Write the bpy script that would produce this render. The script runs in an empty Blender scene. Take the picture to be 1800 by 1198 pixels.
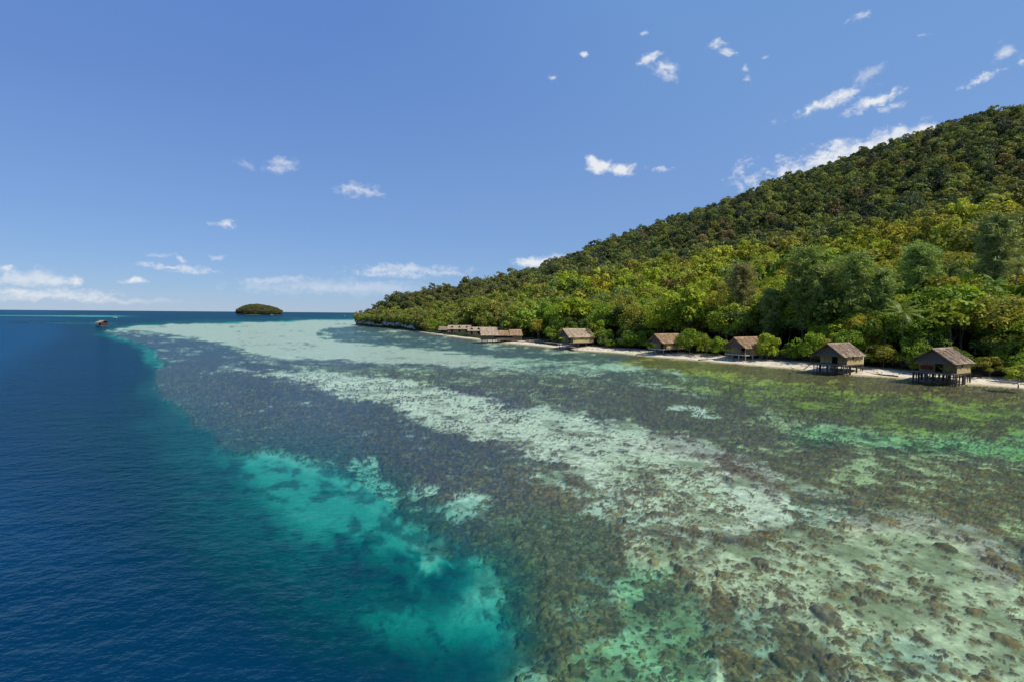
import bpy, math, random
import numpy as np
from mathutils import Vector, Matrix

SC = bpy.context.scene
COL = SC.collection
R_ = math.radians
rng = np.random.default_rng(11)
rnd = random.Random(5)

# ------------------------------------------------------------------ camera
CAM_H = 11.5
F_PX = 850.0                     # focal length in pixels of the 1800 px wide frame
PITCH = math.atan(47.3 / F_PX)   # looking slightly down
ROLL = R_(0.46)
FWD = np.array([0, math.cos(PITCH), -math.sin(PITCH)])
_u0 = np.array([0, math.sin(PITCH), math.cos(PITCH)])
_r0 = np.array([1.0, 0, 0])
RIGHT = _r0 * math.cos(ROLL) + _u0 * math.sin(ROLL)
UP = _u0 * math.cos(ROLL) - _r0 * math.sin(ROLL)
cd = bpy.data.cameras.new('camera')
cam = bpy.data.objects.new('camera', cd)
COL.objects.link(cam)
cd.sensor_width = 36.0
cd.lens = 36.0 * F_PX / 1800.0
cd.clip_start = 0.3
cd.clip_end = 90000.0
cam.matrix_world = Matrix(((RIGHT[0], UP[0], -FWD[0], 0), (RIGHT[1], UP[1], -FWD[1], 0), (RIGHT[2], UP[2], -FWD[2], CAM_H), (0, 0, 0, 1)))
SC.camera = cam


def ray(px, py):
    return FWD + RIGHT * (px - 900) / F_PX + UP * (599 - py) / F_PX


def ground(px, py, z=0.0):
    d = ray(px, py)
    t = (z - CAM_H) / d[2]
    return np.array([d[0] * t, d[1] * t])


def to_px(x, y, z=0.0):
    """survey coordinates of the photograph for points of the place (used only to look up the reef map)"""
    dz = z - CAM_H
    f = x * FWD[0] + y * FWD[1] + dz * FWD[2]
    r = x * RIGHT[0] + y * RIGHT[1] + dz * RIGHT[2]
    u = x * UP[0] + y * UP[1] + dz * UP[2]
    return 900 + F_PX * r / f, 599 - F_PX * u / f


# ------------------------------------------------------------------ light
SUN_EL, SUN_AZ = 54.0, 118.0      # azimuth measured clockwise from +Y
sd = bpy.data.lights.new('sun', 'SUN')
sd.energy = 5.0
sd.angle = R_(0.5)
sd.color = (1.0, 0.94, 0.82)
sun = bpy.data.objects.new('sun', sd)
COL.objects.link(sun)
_sv = Vector((math.sin(R_(SUN_AZ)) * math.cos(R_(SUN_EL)), math.cos(R_(SUN_AZ)) * math.cos(R_(SUN_EL)), math.sin(R_(SUN_EL))))
sun.rotation_euler = _sv.to_track_quat('Z', 'Y').to_euler()
SC.view_settings.view_transform = 'Standard'
SC.view_settings.look = 'None'
SC.view_settings.exposure = 0.0
SC.view_settings.gamma = 1.0
SC.cycles.max_bounces = 8
SC.cycles.transparent_max_bounces = 12
SC.cycles.caustics_reflective = False
SC.cycles.caustics_refractive = False
SC.cycles.sample_clamp_indirect = 4.0


# ------------------------------------------------------------------ noise
def _hash(ix, iy, seed):
    h = (ix.astype(np.int64) * 374761393 + iy.astype(np.int64) * 668265263 + seed * 974634777) & 0xFFFFFFFF
    h = ((h ^ (h >> 13)) * 1274126177) & 0xFFFFFFFF
    h = ((h ^ (h >> 15)) * 2246822519) & 0xFFFFFFFF
    return ((h ^ (h >> 16)) & 0xFFFFFF) / float(0xFFFFFF)


def vnoise(x, y, seed=0):
    ix, iy = np.floor(x), np.floor(y)
    fx, fy = x - ix, y - iy
    fx = fx * fx * fx * (fx * (fx * 6 - 15) + 10)
    fy = fy * fy * fy * (fy * (fy * 6 - 15) + 10)
    a, b = _hash(ix, iy, seed), _hash(ix + 1, iy, seed)
    c, d = _hash(ix, iy + 1, seed), _hash(ix + 1, iy + 1, seed)
    return (a * (1 - fx) + b * fx) * (1 - fy) + (c * (1 - fx) + d * fx) * fy


def fbm(x, y, oct=4, seed=0, gain=0.5):
    s, a, t = 0.0, 1.0, 0.0
    for k in range(oct):
        ca, sa = math.cos(0.6 * k), math.sin(0.6 * k)
        s = s + a * vnoise((x * ca - y * sa) * 2 ** k + 17.3 * k, (x * sa + y * ca) * 2 ** k + 9.1 * k, seed + k)
        t += a
        a *= gain
    return s / t          # 0..1, mean .5


def sstep(a, b, x):
    t = np.clip((x - a) / (b - a), 0, 1)
    return t * t * (3 - 2 * t)


def lumps(x, y, cell, seed, prob, rmin=.25, rmax=.6):
    """domes scattered one per cell: height 0..1 and a random number of the dome"""
    gx, gy = np.floor(x / cell), np.floor(y / cell)
    best = np.zeros_like(x)
    ident = np.zeros_like(x)
    for dx in (-1, 0, 1):
        for dy in (-1, 0, 1):
            cx, cy = gx + dx, gy + dy
            px = (cx + .15 + .7 * _hash(cx, cy, seed)) * cell
            py = (cy + .15 + .7 * _hash(cx, cy, seed + 1)) * cell
            q = _hash(cx, cy, seed + 2)
            r = cell * (rmin + (rmax - rmin) * q)
            e = .7 + .6 * _hash(cx, cy, seed + 3)
            d2 = ((x - px) * e / r) ** 2 + ((y - py) / e / r) ** 2
            on = _hash(cx, cy, seed + 4) < prob
            h = np.where(on, np.sqrt(np.clip(1 - d2, 0, 1)) * (.5 + .5 * q), 0)
            m = h > best
            best = np.where(m, h, best)
            ident = np.where(m, _hash(cx, cy, seed + 5), ident)
    return best, ident


# ------------------------------------------------------------------ sky with clouds
# (centre x, centre y, half length, half height, rise in degrees, density, raggedness) as seen in the photograph
CLOUDS = [
    (1052, 291, 27, 15, 0, 1.25, .8), (1092, 297, 32, 11, 4, 1.2, .8), (1040, 284, 14, 10, 0, 1.1, .7), (1164, 296, 26, 5, 0, .55, 1.1),
    (490, 291, 34, 15, -8, .6, 1.2), (430, 290, 18, 8, -35, .3, 1.2), (625, 332, 36, 15, 0, .7, 1.1), (652, 338, 34, 8, -10, .4, 1.2), (398, 394, 21, 9, 0, .85, .9), (372, 392, 12, 4, 0, .4, 1),
    (1028, 96, 8, 6, 0, 1.1, .6), (970, 137, 10, 5, 10, .7, .8), (1132, 58, 6, 4, 0, .55, .8),
    (1140, 103, 22, 10, 28, .95, 1), (1168, 126, 24, 19, -25, 1.0, 1), (1262, 78, 22, 8, 5, .85, 1.1), (1276, 92, 16, 7, -5, .75, 1.1),
    (1309, 122, 10, 9, -30, .6, 1.1), (1313, 138, 8, 5, 15, .6, 1), (1343, 100, 8, 4, 20, .45, 1),
    (1460, 177, 78, 13, 22, 1.0, 1.1), (1542, 176, 60, 12, 20, 1.05, 1.0), (1575, 186, 28, 6, 14, .55, 1.1), (1530, 130, 34, 14, 32, .38, 1.3), (1552, 195, 12, 6, 0, .5, 1),
    (1722, 141, 42, 8, 24, .95, 1.1), (1768, 92, 28, 17, 28, .65, 1.3), (1510, 30, 26, 9, 30, .55, 1.2), (1622, 63, 16, 4, 0, .4, 1.1), (1800, 110, 10, 7, 10, .9, 1),
    (1560, 250, 120, 24, 15, 1.0, .9), (1632, 229, 30, 12, 12, 1.2, .7), (1400, 296, 95, 30, 12, 1.0, 1.7), (1480, 274, 90, 26, 16, 1.15, 1.3),
    (945, 460, 46, 10, 2, 1.1, .7), (985, 452, 30, 6, 5, .5, 1), (720, 473, 110, 10, 0, .6, 1.0), (690, 483, 75, 8, -2, .6, 1), (790, 480, 50, 5, 0, .5, 1),
    (540, 503, 160, 16, 0, .30, .8), (650, 508, 130, 14, 0, .32, .8), (480, 492, 80, 6, 3, .4, 1), (300, 470, 80, 6, -4, .7, 1.0), (345, 478, 45, 5, 0, .6, 1), (315, 456, 18, 6, -22, .6, 1), (385, 454, 16, 5, 0, .4, 1), (280, 448, 26, 4, 0, .3, 1),
    (235, 494, 24, 7, 0, 1.0, .8), (45, 488, 90, 19, -4, .62, .9), (132, 494, 14, 9, 0, .9, .9), (100, 494, 40, 9, 0, .6, 1), (75, 519, 130, 12, 0, .7, .8), (15, 473, 18, 6, -8, .9, .9), (165, 524, 60, 8, 0, .6, 1), (25, 512, 60, 6, 0, .5, 1),
    (-80, 500, 120, 20, 0, .7, 1), (1900, 60, 60, 14, 25, .6, 1.2), (1960, 150, 70, 12, 20, .8, 1.1), (230, 530, 100, 6, 0, .3, .8),
]


def cloud_image():
    W, H = 4096, 2048
    az0, az1, el0, el1 = -62.0, 62.0, -0.5, 42.0
    c0, c1 = int((az0 / 360 + .5) * W), int((az1 / 360 + .5) * W)
    r0, r1 = int((el0 / 180 + .5) * H), int((el1 / 180 + .5) * H)
    az = ((np.arange(c0, c1) + .5) / W - .5) * 2 * np.pi
    el = ((np.arange(r0, r1) + .5) / H - .5) * np.pi
    A, E = np.meshgrid(az, el)
    x, y, z = np.sin(A) * np.cos(E), np.cos(A) * np.cos(E), np.sin(E)
    px, py = to_px(x * 1e5, y * 1e5, z * 1e5 + CAM_H)
    w = 3.5 * (fbm(px / 14, py / 14, 3, 4) - .5)
    wx = px + 14 * (fbm(px / 22, py / 16, 4, 21) - .5) + w
    wy = py + 9 * (fbm(px / 22, py / 16, 4, 57) - .5) + w
    m = np.zeros_like(px)
    for cx, cy, rx, ry, ang, op, rag in CLOUDS:
        sel = (np.abs(px - cx) < rx * 1.7 + 20) & (np.abs(py - cy) < rx * 1.2 + ry + 20)
        if not sel.any():
            continue
        X, Y = wx[sel] - cx, wy[sel] - cy
        a = R_(ang)
        lx, ly = X * math.cos(a) - Y * math.sin(a), X * math.sin(a) + Y * math.cos(a)
        d = np.sqrt((lx / rx) ** 2 + (ly / ry) ** 2)
        k = max(4.0, min(ry, 16.0)) * .8
        n = fbm(lx / (k * 2.0) + cx, ly / k + cy, 4, 31, .6)
        n2 = fbm(lx / (k * .5) + cx, ly / (k * .3) + cy, 3, 77, .6)
        v = (1.05 - d) * 1.25 + rag * ((n - .5) * 1.7 + (n2 - .5) * .7)
        m[sel] = 1 - (1 - m[sel]) * (1 - np.clip(sstep(-.08, 1.15 + .9 * max(rag - .7, 0), v) * op, 0, 1))
    out = np.zeros((H, W, 4), np.float32)
    out[..., 3] = 1
    for k in range(3):
        out[r0:r1, c0:c1, k] = m
    im = bpy.data.images.new('cloud cover', W, H, alpha=False, float_buffer=False)
    im.colorspace_settings.name = 'Non-Color'
    im.pixels.foreach_set(out.ravel())
    im.update()
    return im


SKY_STRENGTH = 0.10
w = bpy.data.worlds.new('World')
SC.world = w
w.use_nodes = True
nt = w.node_tree
bg = nt.nodes['Background']
sky = nt.nodes.new('ShaderNodeTexSky')
sky.sky_type = 'NISHITA'
sky.sun_disc = False
sky.sun_elevation = R_(SUN_EL)
sky.sun_rotation = R_(SUN_AZ)
sky.altitude = 0
sky.air_density = 1.0
sky.dust_density = 0.0
sky.ozone_density = 10.0
bg.inputs['Strength'].default_value = SKY_STRENGTH
tc = nt.nodes.new('ShaderNodeTexCoord')
env = nt.nodes.new('ShaderNodeTexEnvironment')
env.image = cloud_image()
mp = nt.nodes.new('ShaderNodeMapping')
mp.vector_type = 'POINT'
mp.inputs['Rotation'].default_value = (0, 0, R_(-90))
nt.links.new(tc.outputs['Generated'], mp.inputs['Vector'])
nt.links.new(mp.outputs['Vector'], env.inputs['Vector'])
mx = nt.nodes.new('ShaderNodeMix')
mx.data_type = 'RGBA'
nt.links.new(env.outputs['Color'], mx.inputs['Factor'])
sepd = nt.nodes.new('ShaderNodeSeparateXYZ')
nt.links.new(tc.outputs['Generated'], sepd.inputs[0])
grad = nt.nodes.new('ShaderNodeValToRGB')
el_ = grad.color_ramp.elements
for _k in range(3): el_.new(.5)
for _e, (_p, _c) in zip(el_, ((0.0, (.285, .43, .69)), (.10, (.25, .42, .74)), (.28, (.24, .42, .78)), (.55, (.195, .40, .80)), (1.0, (.09, .21, .52)))):
    _e.position = _p
    _e.color = (*_c, 1)
nt.links.new(sepd.outputs['Z'], grad.inputs[0])
scl = nt.nodes.new('ShaderNodeVectorMath')
scl.operation = 'SCALE'
scl.inputs['Scale'].default_value = 1 / SKY_STRENGTH
nt.links.new(grad.outputs[0], scl.inputs[0])
air = nt.nodes.new('ShaderNodeMix')
air.data_type = 'RGBA'
air.inputs['Factor'].default_value = .35
nt.links.new(scl.outputs[0], air.inputs[6])
nt.links.new(sky.outputs['Color'], air.inputs[7])
def wmath(op, a, b, clamp=False):
    m_ = nt.nodes.new('ShaderNodeMath')
    m_.operation = op
    m_.use_clamp = clamp
    for i_, v_ in enumerate((a, b)):
        if isinstance(v_, (int, float)): m_.inputs[i_].default_value = v_
        else: nt.links.new(v_, m_.inputs[i_])
    return m_.outputs[0]
dotn = nt.nodes.new('ShaderNodeVectorMath')
dotn.operation = 'DOT_PRODUCT'
nt.links.new(tc.outputs['Generated'], dotn.inputs[0])
dotn.inputs[1].default_value = _sv
dk = wmath('MULTIPLY', wmath('MAXIMUM', wmath('SUBTRACT', .30, dotn.outputs['Value']), 0.0), wmath('MULTIPLY', sepd.outputs['Z'], sepd.outputs['Z']))
dk = wmath('MULTIPLY', dk, 15.0, True)
pol = nt.nodes.new('ShaderNodeMix')
pol.data_type = 'RGBA'
pol.blend_type = 'MULTIPLY'
nt.links.new(dk, pol.inputs['Factor'])
nt.links.new(air.outputs[2], pol.inputs[6])
pol.inputs[7].default_value = (.76, .79, .94, 1)
nt.links.new(pol.outputs[2], mx.inputs[6])
mx.inputs[7].default_value = (0.80 / SKY_STRENGTH, 0.83 / SKY_STRENGTH, 0.88 / SKY_STRENGTH, 1)
nt.links.new(mx.outputs[2], bg.inputs['Color'])


# ------------------------------------------------------------------ helpers
def tag(o, label=None, cat=None, group=None, kind=None):
    if label: o['label'] = label
    if cat: o['category'] = cat
    if group: o['group'] = group
    if kind: o['kind'] = kind
    return o


def link(o, parent=None):
    COL.objects.link(o)
    if parent is not None:
        o.parent = parent
    return o


def thing(name, label, cat, loc=(0, 0, 0), rz=0.0, group=None, scale=1.0):
    o = bpy.data.objects.new(name, None)
    o.empty_display_size = .3
    o.location = loc
    o.rotation_euler = (0, 0, rz)
    o.scale = (scale,) * 3
    link(o)
    return tag(o, label, cat, group)


def mesh_np(name, v, f, mat=None, attrs=None, smooth=False):
    """mesh from numpy arrays: v (n,3), f (m,3|4); attrs {name: per-point array}"""
    me = bpy.data.meshes.new(name)
    v = np.ascontiguousarray(v, np.float32)
    f = np.ascontiguousarray(f, np.int32)
    k = f.shape[1]
    me.vertices.add(len(v))
    me.vertices.foreach_set('co', v.ravel())
    me.loops.add(f.size)
    me.loops.foreach_set('vertex_index', f.ravel())
    me.polygons.add(len(f))
    me.polygons.foreach_set('loop_start', np.arange(0, f.size, k, dtype=np.int32))
    me.polygons.foreach_set('loop_total', np.full(len(f), k, np.int32))
    for n, a in (attrs or {}).items():
        a = np.ascontiguousarray(a, np.float32)
        if a.ndim == 1:
            me.attributes.new(n, 'FLOAT', 'POINT').data.foreach_set('value', a)
        elif a.shape[1] == 4:
            me.attributes.new(n, 'FLOAT_COLOR', 'POINT').data.foreach_set('color', a.ravel())
        else:
            me.attributes.new(n, 'FLOAT_VECTOR', 'POINT').data.foreach_set('vector', a.ravel())
    me.update(calc_edges=True)
    if smooth:
        me.polygons.foreach_set('use_smooth', np.ones(len(f), bool))
    if mat: me.materials.append(mat)
    return me


def obj(name, me, parent=None, **kw):
    o = bpy.data.objects.new(name, me)
    link(o, parent)
    return tag(o, **kw)


def grid_faces(nr, nc):
    i = np.arange(nr * nc).reshape(nr, nc)
    return np.stack([i[:-1, :-1], i[:-1, 1:], i[1:, 1:], i[1:, :-1]], -1).reshape(-1, 4)


class MB:
    """collects shapes that become one mesh"""
    def __init__(s):
        s.v, s.f = [], []

    def add(s, vs, fs):
        b = len(s.v)
        s.v += [tuple(p) for p in vs]
        s.f += [tuple(b + i for i in q) for q in fs]
        return s

    def box(s, x0, y0, z0, x1, y1, z1):
        return s.add([(x0, y0, z0), (x1, y0, z0), (x1, y1, z0), (x0, y1, z0), (x0, y0, z1), (x1, y0, z1), (x1, y1, z1), (x0, y1, z1)],
                     [(0, 3, 2, 1), (4, 5, 6, 7), (0, 1, 5, 4), (1, 2, 6, 5), (2, 3, 7, 6), (3, 0, 4, 7)])

    def tube(s, pts, radii, n=7, cap=True):
        pts = [Vector(p) for p in pts]
        rings = []
        for i, p in enumerate(pts):
            d = (pts[min(i + 1, len(pts) - 1)] - pts[max(i - 1, 0)]).normalized()
            a = d.cross(Vector((0, 0, 1)) if abs(d.z) < .9 else Vector((1, 0, 0))).normalized()
            b = d.cross(a)
            r = radii[i] if hasattr(radii, '__len__') else radii
            rings.append([p + (a * math.cos(2 * math.pi * k / n) + b * math.sin(2 * math.pi * k / n)) * r for k in range(n)])
        fs = []
        for i in range(len(pts) - 1):
            for k in range(n):
                fs.append((i * n + k, i * n + (k + 1) % n, (i + 1) * n + (k + 1) % n, (i + 1) * n + k))
        if cap:
            fs.append(tuple(range(n))[::-1])
            fs.append(tuple((len(pts) - 1) * n + k for k in range(n)))
        return s.add([q for r in rings for q in r], fs)

    def prism(s, poly, a, b):
        """polygon (list of 3-D points) extruded by the vector b-a"""
        n = len(poly)
        d = Vector(b) - Vector(a)
        vs = [Vector(p) for p in poly] + [Vector(p) + d for p in poly]
        return s.add(vs, [tuple(range(n))[::-1], tuple(range(n, 2 * n))] + [(i, (i + 1) % n, n + (i + 1) % n, n + i) for i in range(n)])

    def mesh(s, name, mat, smooth=False):
        me = bpy.data.meshes.new(name)
        me.from_pydata(s.v, [], s.f)
        me.update()
        if smooth:
            for p in me.polygons: p.use_smooth = True
        if mat: me.materials.append(mat)
        return me

    def build(s, name, mat, parent=None, smooth=False, **kw):
        return obj(name, s.mesh(name, mat, smooth), parent, **kw)


class Nodes:
    def __init__(s, name):
        s.m = bpy.data.materials.new(name)
        s.m.use_nodes = True
        s.t = s.m.node_tree
        s.t.nodes.clear()
        s.out = s.t.nodes.new('ShaderNodeOutputMaterial')

    def n(s, kind, _out=None, **inp):
        nd = s.t.nodes.new('ShaderNode' + kind)
        for k, v in list(inp.items()):
            if k.startswith('p_'):
                setattr(nd, k[2:], v)
        for k, v in inp.items():
            if k.startswith('p_'): continue
            key = int(k[1:]) if k[0] == 'i' and k[1:].isdigit() else k.replace('_', ' ')
            sock = nd.inputs[key]
            if isinstance(v, bpy.types.NodeSocket): s.t.links.new(v, sock)
            else: sock.default_value = v
        return nd if _out is None else nd.outputs[_out]

    def math(s, op, a, b=0.0, clamp=False):
        return s.n('Math', 0, p_operation=op, p_use_clamp=clamp, i0=a, i1=b)

    def mix(s, f, a, b, blend='MIX'):
        return s.n('Mix', 2, p_data_type='RGBA', p_blend_type=blend, i0=f, i6=a, i7=b)

    def ramp(s, fac, stops, interp='LINEAR'):
        nd = s.n('ValToRGB', Fac=fac)
        nd.color_ramp.interpolation = interp
        e = nd.color_ramp.elements
        while len(e) < len(stops): e.new(.5)
        for el, (p, c) in zip(e, stops):
            el.position = p
            el.color = (*c, 1) if len(c) == 3 else c
        return nd.outputs[0]

    def pos(s, scale=(1, 1, 1), rot=(0, 0, 0), obj=False):
        src = s.n('TexCoord', 'Object') if obj else s.n('NewGeometry', 'Position')
        return s.n('Mapping', 0, Vector=src, Scale=scale, Rotation=rot)

    def noise(s, vec, scale, detail=4, rough=.55, out='Fac'):
        return s.n('TexNoise', out, Vector=vec, Scale=scale, Detail=detail, Roughness=rough)

    def done(s, surf):
        s.t.links.new(surf, s.out.inputs['Surface'])
        return s.m


def simple(name, c0, c1, scale=6, rough=.85, stretch=(1, 1, 1), bump=.3, detail=5, spec=.2, lo=.3, hi=.7, objspace=True):
    N = Nodes(name)
    p = N.pos(stretch, obj=objspace)
    f = N.noise(p, scale, detail)
    c = N.ramp(f, [(lo, c0), (hi, c1)])
    b = N.n('Bump', 0, Height=f, Strength=bump, Distance=.05)
    return N.done(N.n('BsdfPrincipled', 0, Base_Color=c, Roughness=rough, Specular_IOR_Level=spec, Normal=b))


# ------------------------------------------------------------------ the shoreline
SHORE_PX = [(1800, 682.5), (1780, 680.5), (1713, 674.5), (1690, 674), (1660, 672.5), (1617, 670), (1587, 664), (1540, 661), (1500, 658), (1433, 652), (1380, 646), (1320, 641.5), (1283, 638), (1266, 637), (1195, 630.5), (1136, 625.5), (1082, 620),
            (1014, 615), (960, 609), (927, 605.5), (893, 603), (847, 597.5), (815, 594), (788, 590.5), (755, 585.5), (724, 580.5), (700, 577.5), (667, 575), (644, 573), (624, 570)]
SHORE = np.array([ground(*p) for p in SHORE_PX])
SHORE = np.vstack([[190, -70], [140, 0], [112, 40], [96, 62], SHORE])
SHORE_C = SHORE[:, 0] / np.maximum(SHORE[:, 1], 1e-3)
_m = SHORE[:, 1] > 20
_o = np.argsort(SHORE_C[_m])
SH_C, SH_D = SHORE_C[_m][_o], SHORE[_m][:, 1][_o]


def shore_depth(c):
    return np.interp(c, SH_C, SH_D)


def polyline_dist(x, y, P):
    best = np.full(np.shape(x), 1e12)
    for (ax, ay), (bx, by) in zip(P[:-1], P[1:]):
        dx, dy = bx - ax, by - ay
        t = np.clip(((x - ax) * dx + (y - ay) * dy) / (dx * dx + dy * dy), 0, 1)
        best = np.minimum(best, (x - ax - t * dx) ** 2 + (y - ay - t * dy) ** 2)
    return np.sqrt(best)


def poly_sd(px, py, P):
    """signed distance to a closed outline, positive inside"""
    P = np.asarray(P, float)
    Q = np.roll(P, -1, 0)
    best = np.full(px.shape, 1e12)
    ins = np.zeros(px.shape, bool)
    for (ax, ay), (bx, by) in zip(P, Q):
        dx, dy = bx - ax, by - ay
        t = np.clip(((px - ax) * dx + (py - ay) * dy) / (dx * dx + dy * dy + 1e-9), 0, 1)
        best = np.minimum(best, (px - ax - t * dx) ** 2 + (py - ay - t * dy) ** 2)
        if ay != by:
            c = (ay > py) != (by > py)
            ins ^= c & (px < (bx - ax) * (py - ay) / (by - ay) + ax)
    d = np.sqrt(best)
    return np.where(ins, d, -d)


# ------------------------------------------------------------------ reef map
REEF = [(180, 579), (240, 572), (300, 569), (420, 566.5), (520, 562.5), (600, 560.5), (640, 559), (1000, 561), (2600, 580), (2600, 1700), (905, 1700), (900, 1198), (905, 1130), (890, 1080), (895, 1030), (870, 985), (820, 965),
        (765, 945), (725, 910), (690, 872), (640, 845), (590, 812), (520, 795), (440, 790), (385, 780), (345, 745), (310, 715), (285, 690), (262, 670), (275, 650), (288, 632), (270, 615), (240, 602), (205, 590)]
SAND = (.60, .53, .385)
PURPLE, BROWN, GRASS, OLIVE = (.080, .064, .078), (.125, .088, .042), (.085, .088, .055), (.135, .138, .018)
# (outline, softness, sand share, dark cover, sand colour, depth)
LAYERS = [
    # green shallows by the beach
    ([(900, 608), (1100, 622), (1300, 640), (1500, 660), (1700, 676), (2600, 760), (2600, 930), (1800, 815), (1600, 775), (1400, 728), (1200, 682), (1050, 655), (900, 634)], 14, .46, OLIVE, (.33, .355, .06), 1.3),
    # brown strip close to the waterline
    ([(930, 607), (1100, 620), (1300, 638), (1500, 656), (1700, 673), (2600, 740), (2600, 800), (1800, 725), (1600, 700), (1400, 672), (1200, 650), (1050, 634)], 8, .24, (.115, .10, .02), (.34, .32, .07), .8),
    # pale lagoon
    ([(215, 577), (250, 573), (420, 566), (620, 561), (630, 571), (570, 579), (548, 587), (570, 597), (640, 607), (760, 620), (900, 633), (1010, 645), (900, 649), (760, 641), (650, 637), (560, 630), (480, 627), (430, 614), (390, 602), (330, 591), (260, 583)], 7, .93, GRASS, (.52, .44, .335), 1.3),
    ([(950, 622), (1100, 640), (1200, 655), (1250, 675), (1100, 665), (960, 650), (850, 640)], 8, .55, GRASS, (.5, .52, .36), 1.5),
    # grey sea grass far out
    ([(575, 576), (640, 573), (720, 582), (800, 592), (900, 605), (1000, 615), (1120, 628), (1080, 640), (950, 632), (800, 619), (680, 607), (590, 596)], 6, .16, (.085, .09, .075), SAND, 1.6),
    # purple coral along the outer edge
    ([(190, 582), (300, 588), (390, 606), (450, 632), (540, 662), (610, 698), (690, 728), (780, 763), (870, 792), (930, 800), (890, 826), (1000, 842), (1050, 890), (1040, 960), (960, 1000), (900, 1000), (820, 960), (720, 905), (640, 836), (520, 785), (385, 775), (345, 740), (285, 686), (262, 668), (288, 632), (240, 600)], 10, .13, PURPLE, SAND, 1.8),
    ([(250, 582), (330, 592), (300, 600), (230, 592)], 6, .45, PURPLE, SAND, 1.8),
    # sage sand patches among the outer coral
    ([(430, 618), (520, 634), (700, 640), (830, 648), (700, 650), (560, 644), (440, 632)], 5, .35, PURPLE, SAND, 1.5),
    ([(380, 640), (480, 655), (560, 668), (640, 690), (560, 688), (470, 668), (390, 655)], 7, .40, PURPLE, SAND, 1.5),
    # mid sea grass
    ([(500, 640), (700, 648), (900, 655), (1050, 668), (1200, 692), (1400, 742), (1600, 790), (1800, 830), (2600, 1000), (2600, 1120), (1800, 975), (1720, 930), (1560, 900), (1400, 850), (1300, 805), (1190, 775), (1120, 742), (1000, 722), (870, 700), (780, 684), (640, 664), (560, 650)], 9, .30, (.105, .098, .045), (.46, .455, .22), 1.3),
    # sage sand band
    ([(470, 652), (560, 655), (650, 662), (760, 680), (800, 694), (870, 712), (1000, 735), (1130, 752), (1230, 785), (1330, 820), (1390, 860), (1400, 930), (1300, 965), (1200, 930), (1100, 880), (1000, 832), (920, 797), (860, 780), (790, 760), (740, 735), (680, 708), (600, 694), (540, 678)], 9, .88, PURPLE, (.64, .57, .41), 1.2),
    ([(860, 690), (930, 712), (870, 708), (790, 690), (800, 678)], 5, .15, PURPLE, SAND, 1.2),
    ([(1060, 800), (1160, 800), (1260, 850), (1300, 930), (1180, 920), (1080, 860)], 14, .78, BROWN, (.57, .53, .35), 1.2),
    # mixed coral south of the band
    ([(900, 820), (1000, 835), (1100, 885), (1200, 940), (1240, 1000), (1120, 1000), (1040, 930), (960, 870)], 14, .50, BROWN, (.55, .53, .38), 1.4),
    # near shallow flat
    ([(1100, 960), (1300, 960), (1480, 918), (1620, 906), (1720, 940), (1790, 1010), (2600, 1240), (2600, 1700), (900, 1700), (920, 1200), (1080, 1120), (1080, 1000)], 12, .74, BROWN, (.53, .475, .285), 1.3),
    ([(1470, 912), (1620, 898), (1740, 935), (1800, 1010), (1770, 1040), (1700, 965), (1610, 932), (1500, 935)], 9, .55, (.17, .12, .085), (.42, .36, .26), 1.0),
    ([(1140, 752), (1240, 780), (1340, 812), (1390, 850), (1380, 890), (1310, 845), (1230, 808), (1140, 775)], 7, .55, (.17, .12, .085), (.44, .39, .30), 1.0),
    ([(1075, 980), (1180, 1000), (1240, 1060), (1260, 1130), (1240, 1260), (1000, 1260), (950, 1170), (1090, 1100)], 14, .60, BROWN, (.40, .43, .22), 2.6),
    # pale sand chutes between the outer corals
    ([(616, 806), (650, 800), (672, 838), (712, 862), (706, 884), (664, 866), (632, 836)], 6, .92, PURPLE, (.58, .53, .40), 3.4),
    ([(706, 852), (742, 843), (778, 850), (772, 866), (728, 866)], 6, .85, PURPLE, (.58, .53, .40), 2.6),
    ([(738, 884), (800, 872), (868, 880), (905, 905), (870, 920), (800, 914), (752, 908)], 9, .66, PURPLE, (.54, .51, .38), 2.6),
    ([(800, 965), (850, 960), (880, 1000), (885, 1060), (850, 1110), (815, 1040)], 14, .62, BROWN, (.50, .50, .36), 3.6),
    # dark coral knolls
    ([(850, 900), (1000, 880), (1080, 930), (1085, 990), (1075, 1050), (1100, 1105), (1000, 1150), (905, 1120), (895, 1000)], 16, .16, BROWN, (.42, .46, .30), 2.4),
    ([(1250, 1050), (1380, 1075), (1450, 1140), (1520, 1230), (1300, 1260), (1250, 1130)], 12, .30, BROWN, (.45, .44, .30), 1.8),
    ([(1500, 1130), (1620, 1120), (1700, 1190), (1560, 1200)], 10, .40, BROWN, (.45, .44, .30), 1.6),
    # bright green holes near the beach
    ([(1385, 761), (1430, 751), (1500, 754), (1600, 764), (1720, 748), (2000, 755), (2000, 830), (1800, 803), (1700, 797), (1560, 787), (1480, 772), (1400, 771)], 18, .68, (.10, .12, .03), (.38, .46, .19), 2.5),
    ([(1250, 690), (1500, 700), (1800, 715), (2300, 760), (2300, 800), (1800, 770), (1500, 735), (1330, 715)], 22, .48, (.085, .095, .014), (.27, .30, .055), 1.4),
    ([(1160, 722), (1195, 716), (1240, 722), (1275, 730), (1230, 733), (1195, 727)], 4, .97, GRASS, (.66, .64, .52), 1.3),
    ([(1700, 752), (1770, 752), (1760, 763), (1710, 762)], 4, .05, (.07, .05, .02), (.3, .3, .1), 1.2),
]
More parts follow.
